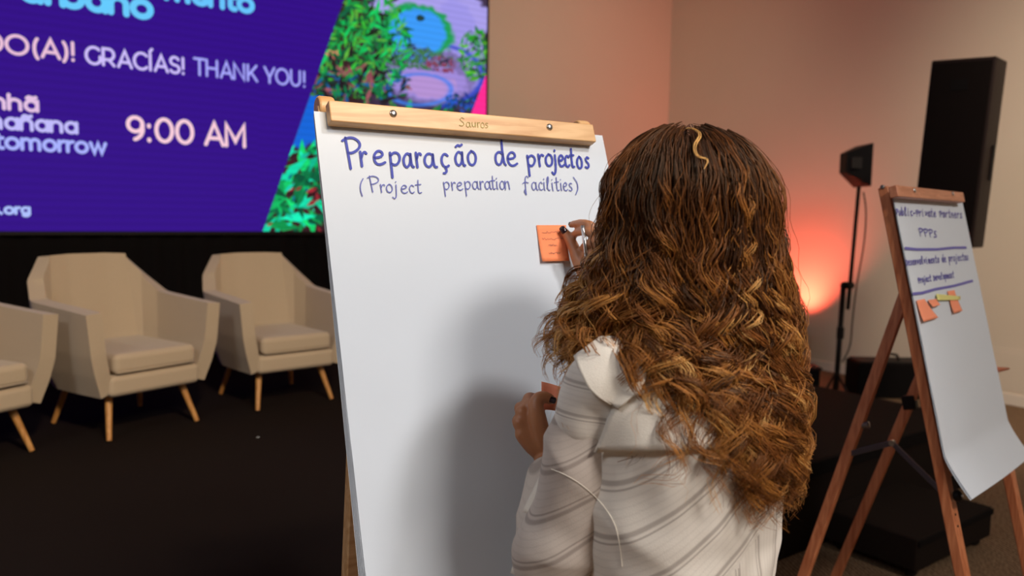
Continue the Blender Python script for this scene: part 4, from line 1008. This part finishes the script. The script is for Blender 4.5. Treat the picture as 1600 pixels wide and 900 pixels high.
# held things
o = MB(); nq = [at(846, 596, 1.404), at(878, 605, 1.396), at(870, 642, 1.398), at(846, 640, 1.406)]
P = np.array([[nq[0]*(1-a)*(1-b)+nq[1]*a*(1-b)+nq[2]*a*b+nq[3]*(1-a)*b+Fv*.006*math.sin(pi*a) for a in np.linspace(0, 1, 8)] for b in np.linspace(0, 1, 8)])
oh = empty('sticky_note', tuple(P[4, 4]), 'salmon sticky notes held between thumb and fist of the lower left hand', 'sticky note')
MB().grid(P).build('paper', 'salmon', oh, smooth=True, fix=False, solid=.002)
pe0, pe1 = at(910.5, 352, 1.570), at(916.5, 404, 1.575)
pen = empty('pen', tuple(pe1), 'slim silver pen hanging from the fingers of the raised right hand', 'pen')
MB().tube([pe0, pe0*.1+pe1*.9, pe1], [.0042, .0042, .0018], 14).build('barrel', 'metal', pen, smooth=True)
MB().tube([pe0*.98+pe1*.02+(CAM-pe0)*.004, pe0*.6+pe1*.4+(CAM-pe0)*.004], .0012, 8).build('clip', 'metal', pen, smooth=True)

# ------------------------------------------------------------------ hair: locks of curling strands rooted on the scalp
BV2 = bvh_of([blouse, slL, slR])
R3 = np.random.default_rng(21)
# measures round the head by compass angle: 222 looks at the camera, 132 is the woman's left front, 312 her right back
PH = np.array([78, 110, 132, 160, 190, 222, 255, 285, 312, 345, 400, 438.])
ZE = np.array([1.36, 1.375, 1.385, 1.33, 1.27, 1.235, 1.185, 1.175, 1.17, 1.20, 1.30, 1.36])
EA = np.array([.10, .180, .215, .185, .155, .145, .15, .165, .172, .17, .13, .10])      # reach out at shoulder height
ET = np.array([.100, .112, .116, .124, .130, .130, .132, .134, .136, .132, .118, .105])    # reach out at the temples
def ang_i(ph, T): ph = (ph-78) % 360+78; return np.interp(ph, PH, T)
def lock_path(ph, th, layer, zend, n=40):
    """centre line of a lock: over the dome of the skull, then falling"""
    dome_r, dome_h = ang_i(ph, ET)*layer, .118*(.80+.20*layer)+.012
    top_z = HC[2]+.012; pts = []
    for t in np.linspace(th, 95, 14):
        a = math.radians(t); pts.append((dome_r*math.sin(a), top_z+dome_h*math.cos(a)))
    z0 = pts[-1][1]; r0 = pts[-1][0]; r1 = ang_i(ph, EA)*(.45+.55*layer)
    for k in np.linspace(0, 1, 26)[1:]:
        z = z0+(zend-z0)*k; u = min(1, max(0, (z0-z-(.035 if 95 < (ph % 360) < 175 else 0))/.17)); r = r0+(r1-r0)*(u*u*(3-2*u)); pts.append((r, z))
    P = np.array([[rr, zz] for rr, zz in pts]); seg = np.r_[0, np.cumsum(np.linalg.norm(np.diff(P, axis=0), axis=1))]
    t = np.linspace(0, seg[-1], n); return np.stack([np.interp(t, seg, P[:, 0]), np.interp(t, seg, P[:, 1])], -1), seg[-1], t
NP = 40; strandsP = []; strandsR = []; strandsC = []
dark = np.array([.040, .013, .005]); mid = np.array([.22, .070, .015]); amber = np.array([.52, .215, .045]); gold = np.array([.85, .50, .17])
def add_lock(ph, th, layer, zend, nstr, spread, amp, pitch, tone, rad=.00078, phase=None, wave=.008, coll=True):
    rz_, L, t = lock_path(ph, th, layer, zend, NP); u = t/L
    drift = R3.normal(0, 7)*np.clip(u*1.3-.3, 0, 1)+R3.normal(0, 2.0)
    w1, w2, p1, p2 = R3.uniform(.8, 1.5), R3.uniform(.8, 1.5), R3.uniform(0, 6.3), R3.uniform(0, 6.3)
    phv = np.radians(ph+drift*(1-th/200)+np.sin(u*2*pi*w1+p1)*wave/.0025*u*.6)
    rr_ = rz_[:, 0]+np.sin(u*2*pi*w2+p2)*wave*u
    C = np.stack([HC[0]+rr_*np.cos(phv), HC[1]+rr_*np.sin(phv), rz_[:, 1]], -1)
    if coll:
        for i in range(NP):
            if C[i, 2] < 1.50:
                h = BV2.find_nearest(Vector(C[i])); 
                d_ = np.array(C[i])-np.array(h[0]); sd = d_@np.array(h[1]); mr = .012+.004*amp/.01
                if sd < mr: C[i] += np.array(h[1])*(mr-sd)
        for _ in range(2): C[1:-1] = (C[:-2]+2*C[1:-1]+C[2:])/4
    T = np.gradient(C, axis=0); T /= np.linalg.norm(T, axis=1)[:, None]
    out = np.stack([np.cos(phv), np.sin(phv), np.zeros(NP)], -1); A = out-T*(out*T).sum(1)[:, None]; A /= np.linalg.norm(A, axis=1)[:, None]; B_ = np.cross(T, A)
    ph0 = 5*noise.noise(Vector((ph/38, th/30, layer*5)))+R3.normal(0, 1.2); turn = 1 if noise.noise(Vector((ph/60, layer*3, 7)))+R3.normal(0, .2) > 0 else -1; k1, k2 = R3.uniform(.45, .8), R3.uniform(.9, 1.15)
    for _ in range(nstr):
        q = R3.normal(0, 1, 2); q *= min(1, 1.6/np.linalg.norm(q)); env = spread*(1.1+.8*np.sin(pi*np.clip(u*1.05, 0, 1))**.8)*(1-.6*u)
        am = amp*(.05+.95*np.clip((u-.04)/.55, 0, 1)**.9)*R3.uniform(.85, 1.12); pt = pitch*R3.uniform(.985, 1.015)
        a = turn*2*pi*t/pt*(1+.2*u)+ph0+R3.normal(0, .12)
        cut = R3.uniform(.88, 1.0)
        Pq = C+A*(q[0]*env*.8+k1*am*np.cos(a))[:, None]+B_*(q[1]*env*1.9+k2*am*np.sin(a))[:, None]
        fz = R3.normal(0, 1, (NP, 3)); fz = (fz+np.roll(fz, 1, 0)+np.roll(fz, -1, 0))/3; Pq = Pq+fz*.0005
        if cut < 1:
            ti = np.linspace(0, (NP-1)*cut, NP); Pq = np.stack([np.interp(ti, np.arange(NP), Pq[:, k]) for k in range(3)], -1)
        strandsP.append(Pq); strandsR.append(rad*(1-.75*u**3)*R3.uniform(.8, 1.25))
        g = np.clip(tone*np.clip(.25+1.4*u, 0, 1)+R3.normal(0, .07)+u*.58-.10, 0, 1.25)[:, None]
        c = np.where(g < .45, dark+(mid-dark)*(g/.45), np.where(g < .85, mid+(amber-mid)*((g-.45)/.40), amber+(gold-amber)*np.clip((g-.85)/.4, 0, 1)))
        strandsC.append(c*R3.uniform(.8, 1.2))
def allowed(ph, th): return not (th > 42 and abs((ph-78+180) % 360-180) < 46)
k = 0
while k < 470:
    ph = R3.uniform(78, 438); th = math.degrees(math.acos(1-R3.random()*1.22)); th = min(th, 98)
    if not allowed(ph, th): continue
    k += 1; layer = R3.choice([.72, .84, .93, 1.0], p=[.14, .22, .30, .34])*R3.uniform(.96, 1.03)
    ze = ang_i(ph, ZE)+abs(R3.normal(0, .055))*(1 if layer > .8 else 1.3)-.01; 
    left = math.exp(-(((ph-150+180) % 360-180)/50)**2)
    tone = R3.normal(.12+.26*left, .17)+(.42 if R3.random() < .13 else 0)-(.30 if layer < .8 else .12 if layer < .9 else 0)+.30*noise.noise(Vector((ph/22, th/25, 3)))  # inner locks coloured darker: shade in the gaps is put into their tone
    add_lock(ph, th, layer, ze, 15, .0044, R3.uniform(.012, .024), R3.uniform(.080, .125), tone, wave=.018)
for k in range(150):            # loose single strands that fly out
    ph = R3.uniform(95, 420); th = R3.uniform(5, 95)
    if not allowed(ph, th): continue
    add_lock(ph, th, R3.uniform(1.02, 1.16), ang_i(ph, ZE)+R3.uniform(-.03, .12), 1, .002, R3.uniform(.006, .018), R3.uniform(.05, .12), R3.uniform(.3, .8), rad=.00042, wave=.022)
def free_lock(pts, nstr, spread, tone, rad=.0008):
    P = smooth_pl(pts, 3); P = np.array(P); seg = np.r_[0, np.cumsum(np.linalg.norm(np.diff(P, axis=0), axis=1))]; t = np.linspace(0, seg[-1], NP); u = t/seg[-1]
    C = np.stack([np.interp(t, seg, P[:, k]) for k in range(3)], -1)
    for _ in range(nstr):
        q = R3.normal(0, 1, 3)*spread; strandsP.append(C+q*(np.sin(pi*u*.9+.15))[:, None]); strandsR.append(rad*(1-.6*u**3))
        g = tone+R3.normal(0, .08); c = amber+(gold-amber)*np.clip(g, 0, 1); strandsC.append(np.tile(c*R3.uniform(.85, 1.15), (NP, 1)))
# the pale loose curl on the crown and two golden waves down the back of the head
free_lock([at(1062, 206, 1.160), at(1078, 198, 1.150), at(1096, 210, 1.118), at(1082, 228, 1.095), at(1088, 246, 1.080), at(1108, 248, 1.076), at(1100, 264, 1.068)], 9, .0012, .8, .0007)
for k in range(26):              # golden surface ringlets scattered over the back of the head
    ph = R3.uniform(165, 300); add_lock(ph, R3.uniform(25, 90), R3.uniform(1.0, 1.05), ang_i(ph, ZE)+R3.uniform(-.01, .12), 8, .0022, R3.uniform(.011, .017), R3.uniform(.06, .085), R3.uniform(.55, .85), rad=.0007)
def strands_mesh(name, parent, sides=3):
    P = np.array(strandsP); Rr = np.array(strandsR); Cc = np.array(strandsC); S, N, _ = P.shape
    T = np.gradient(P, axis=1); T /= np.linalg.norm(T, axis=2, keepdims=True)+1e-9
    ref = np.broadcast_to(np.array([.3, -.7, .2]), T.shape); A = np.cross(T, ref); A /= np.linalg.norm(A, axis=2, keepdims=True)+1e-9; B_ = np.cross(T, A)
    V = np.zeros((S, N, sides, 3))
    for k in range(sides):
        a = 2*pi*k/sides; V[:, :, k] = P+(A*math.cos(a)+B_*math.sin(a))*Rr[..., None]
    V -= np.array(woman.location)
    idx = np.arange(S*N*sides).reshape(S, N, sides)
    a = idx[:, :-1]; b = idx[:, 1:]; F = np.stack([a, np.roll(a, -1, 2), np.roll(b, -1, 2), b], -1).reshape(-1, 4)
    me = bpy.data.meshes.new(name); nv = V.size//3; nf = len(F)
    me.vertices.add(nv); me.vertices.foreach_set('co', V.astype(np.float32).ravel())
    me.loops.add(nf*4); me.loops.foreach_set('vertex_index', F.astype(np.int32).ravel())
    me.polygons.add(nf); me.polygons.foreach_set('loop_start', np.arange(0, nf*4, 4, dtype=np.int32)); me.update(calc_edges=True)
    me.polygons.foreach_set('use_smooth', np.ones(nf, bool))
    ca = me.color_attributes.new('Col', 'FLOAT_COLOR', 'POINT'); col = np.ones((S, N, sides, 4)); col[..., :3] = Cc[:, :, None, :]
    ca.data.foreach_set('color', col.astype(np.float32).ravel())
    me.materials.append(M['hair']); o = bpy.data.objects.new(name, me); COL.objects.link(o); o.parent = parent; return o
M['hair'] = vcol('auburn hair', False, rough=.38, spec=.55)
hn = M['hair'].node_tree.nodes['Principled BSDF']; hn.inputs['Specular Tint'].default_value = (1, .75, .5, 1)
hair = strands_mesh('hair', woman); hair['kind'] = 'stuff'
# dark undermass of hair close to the head and neck
secs = []
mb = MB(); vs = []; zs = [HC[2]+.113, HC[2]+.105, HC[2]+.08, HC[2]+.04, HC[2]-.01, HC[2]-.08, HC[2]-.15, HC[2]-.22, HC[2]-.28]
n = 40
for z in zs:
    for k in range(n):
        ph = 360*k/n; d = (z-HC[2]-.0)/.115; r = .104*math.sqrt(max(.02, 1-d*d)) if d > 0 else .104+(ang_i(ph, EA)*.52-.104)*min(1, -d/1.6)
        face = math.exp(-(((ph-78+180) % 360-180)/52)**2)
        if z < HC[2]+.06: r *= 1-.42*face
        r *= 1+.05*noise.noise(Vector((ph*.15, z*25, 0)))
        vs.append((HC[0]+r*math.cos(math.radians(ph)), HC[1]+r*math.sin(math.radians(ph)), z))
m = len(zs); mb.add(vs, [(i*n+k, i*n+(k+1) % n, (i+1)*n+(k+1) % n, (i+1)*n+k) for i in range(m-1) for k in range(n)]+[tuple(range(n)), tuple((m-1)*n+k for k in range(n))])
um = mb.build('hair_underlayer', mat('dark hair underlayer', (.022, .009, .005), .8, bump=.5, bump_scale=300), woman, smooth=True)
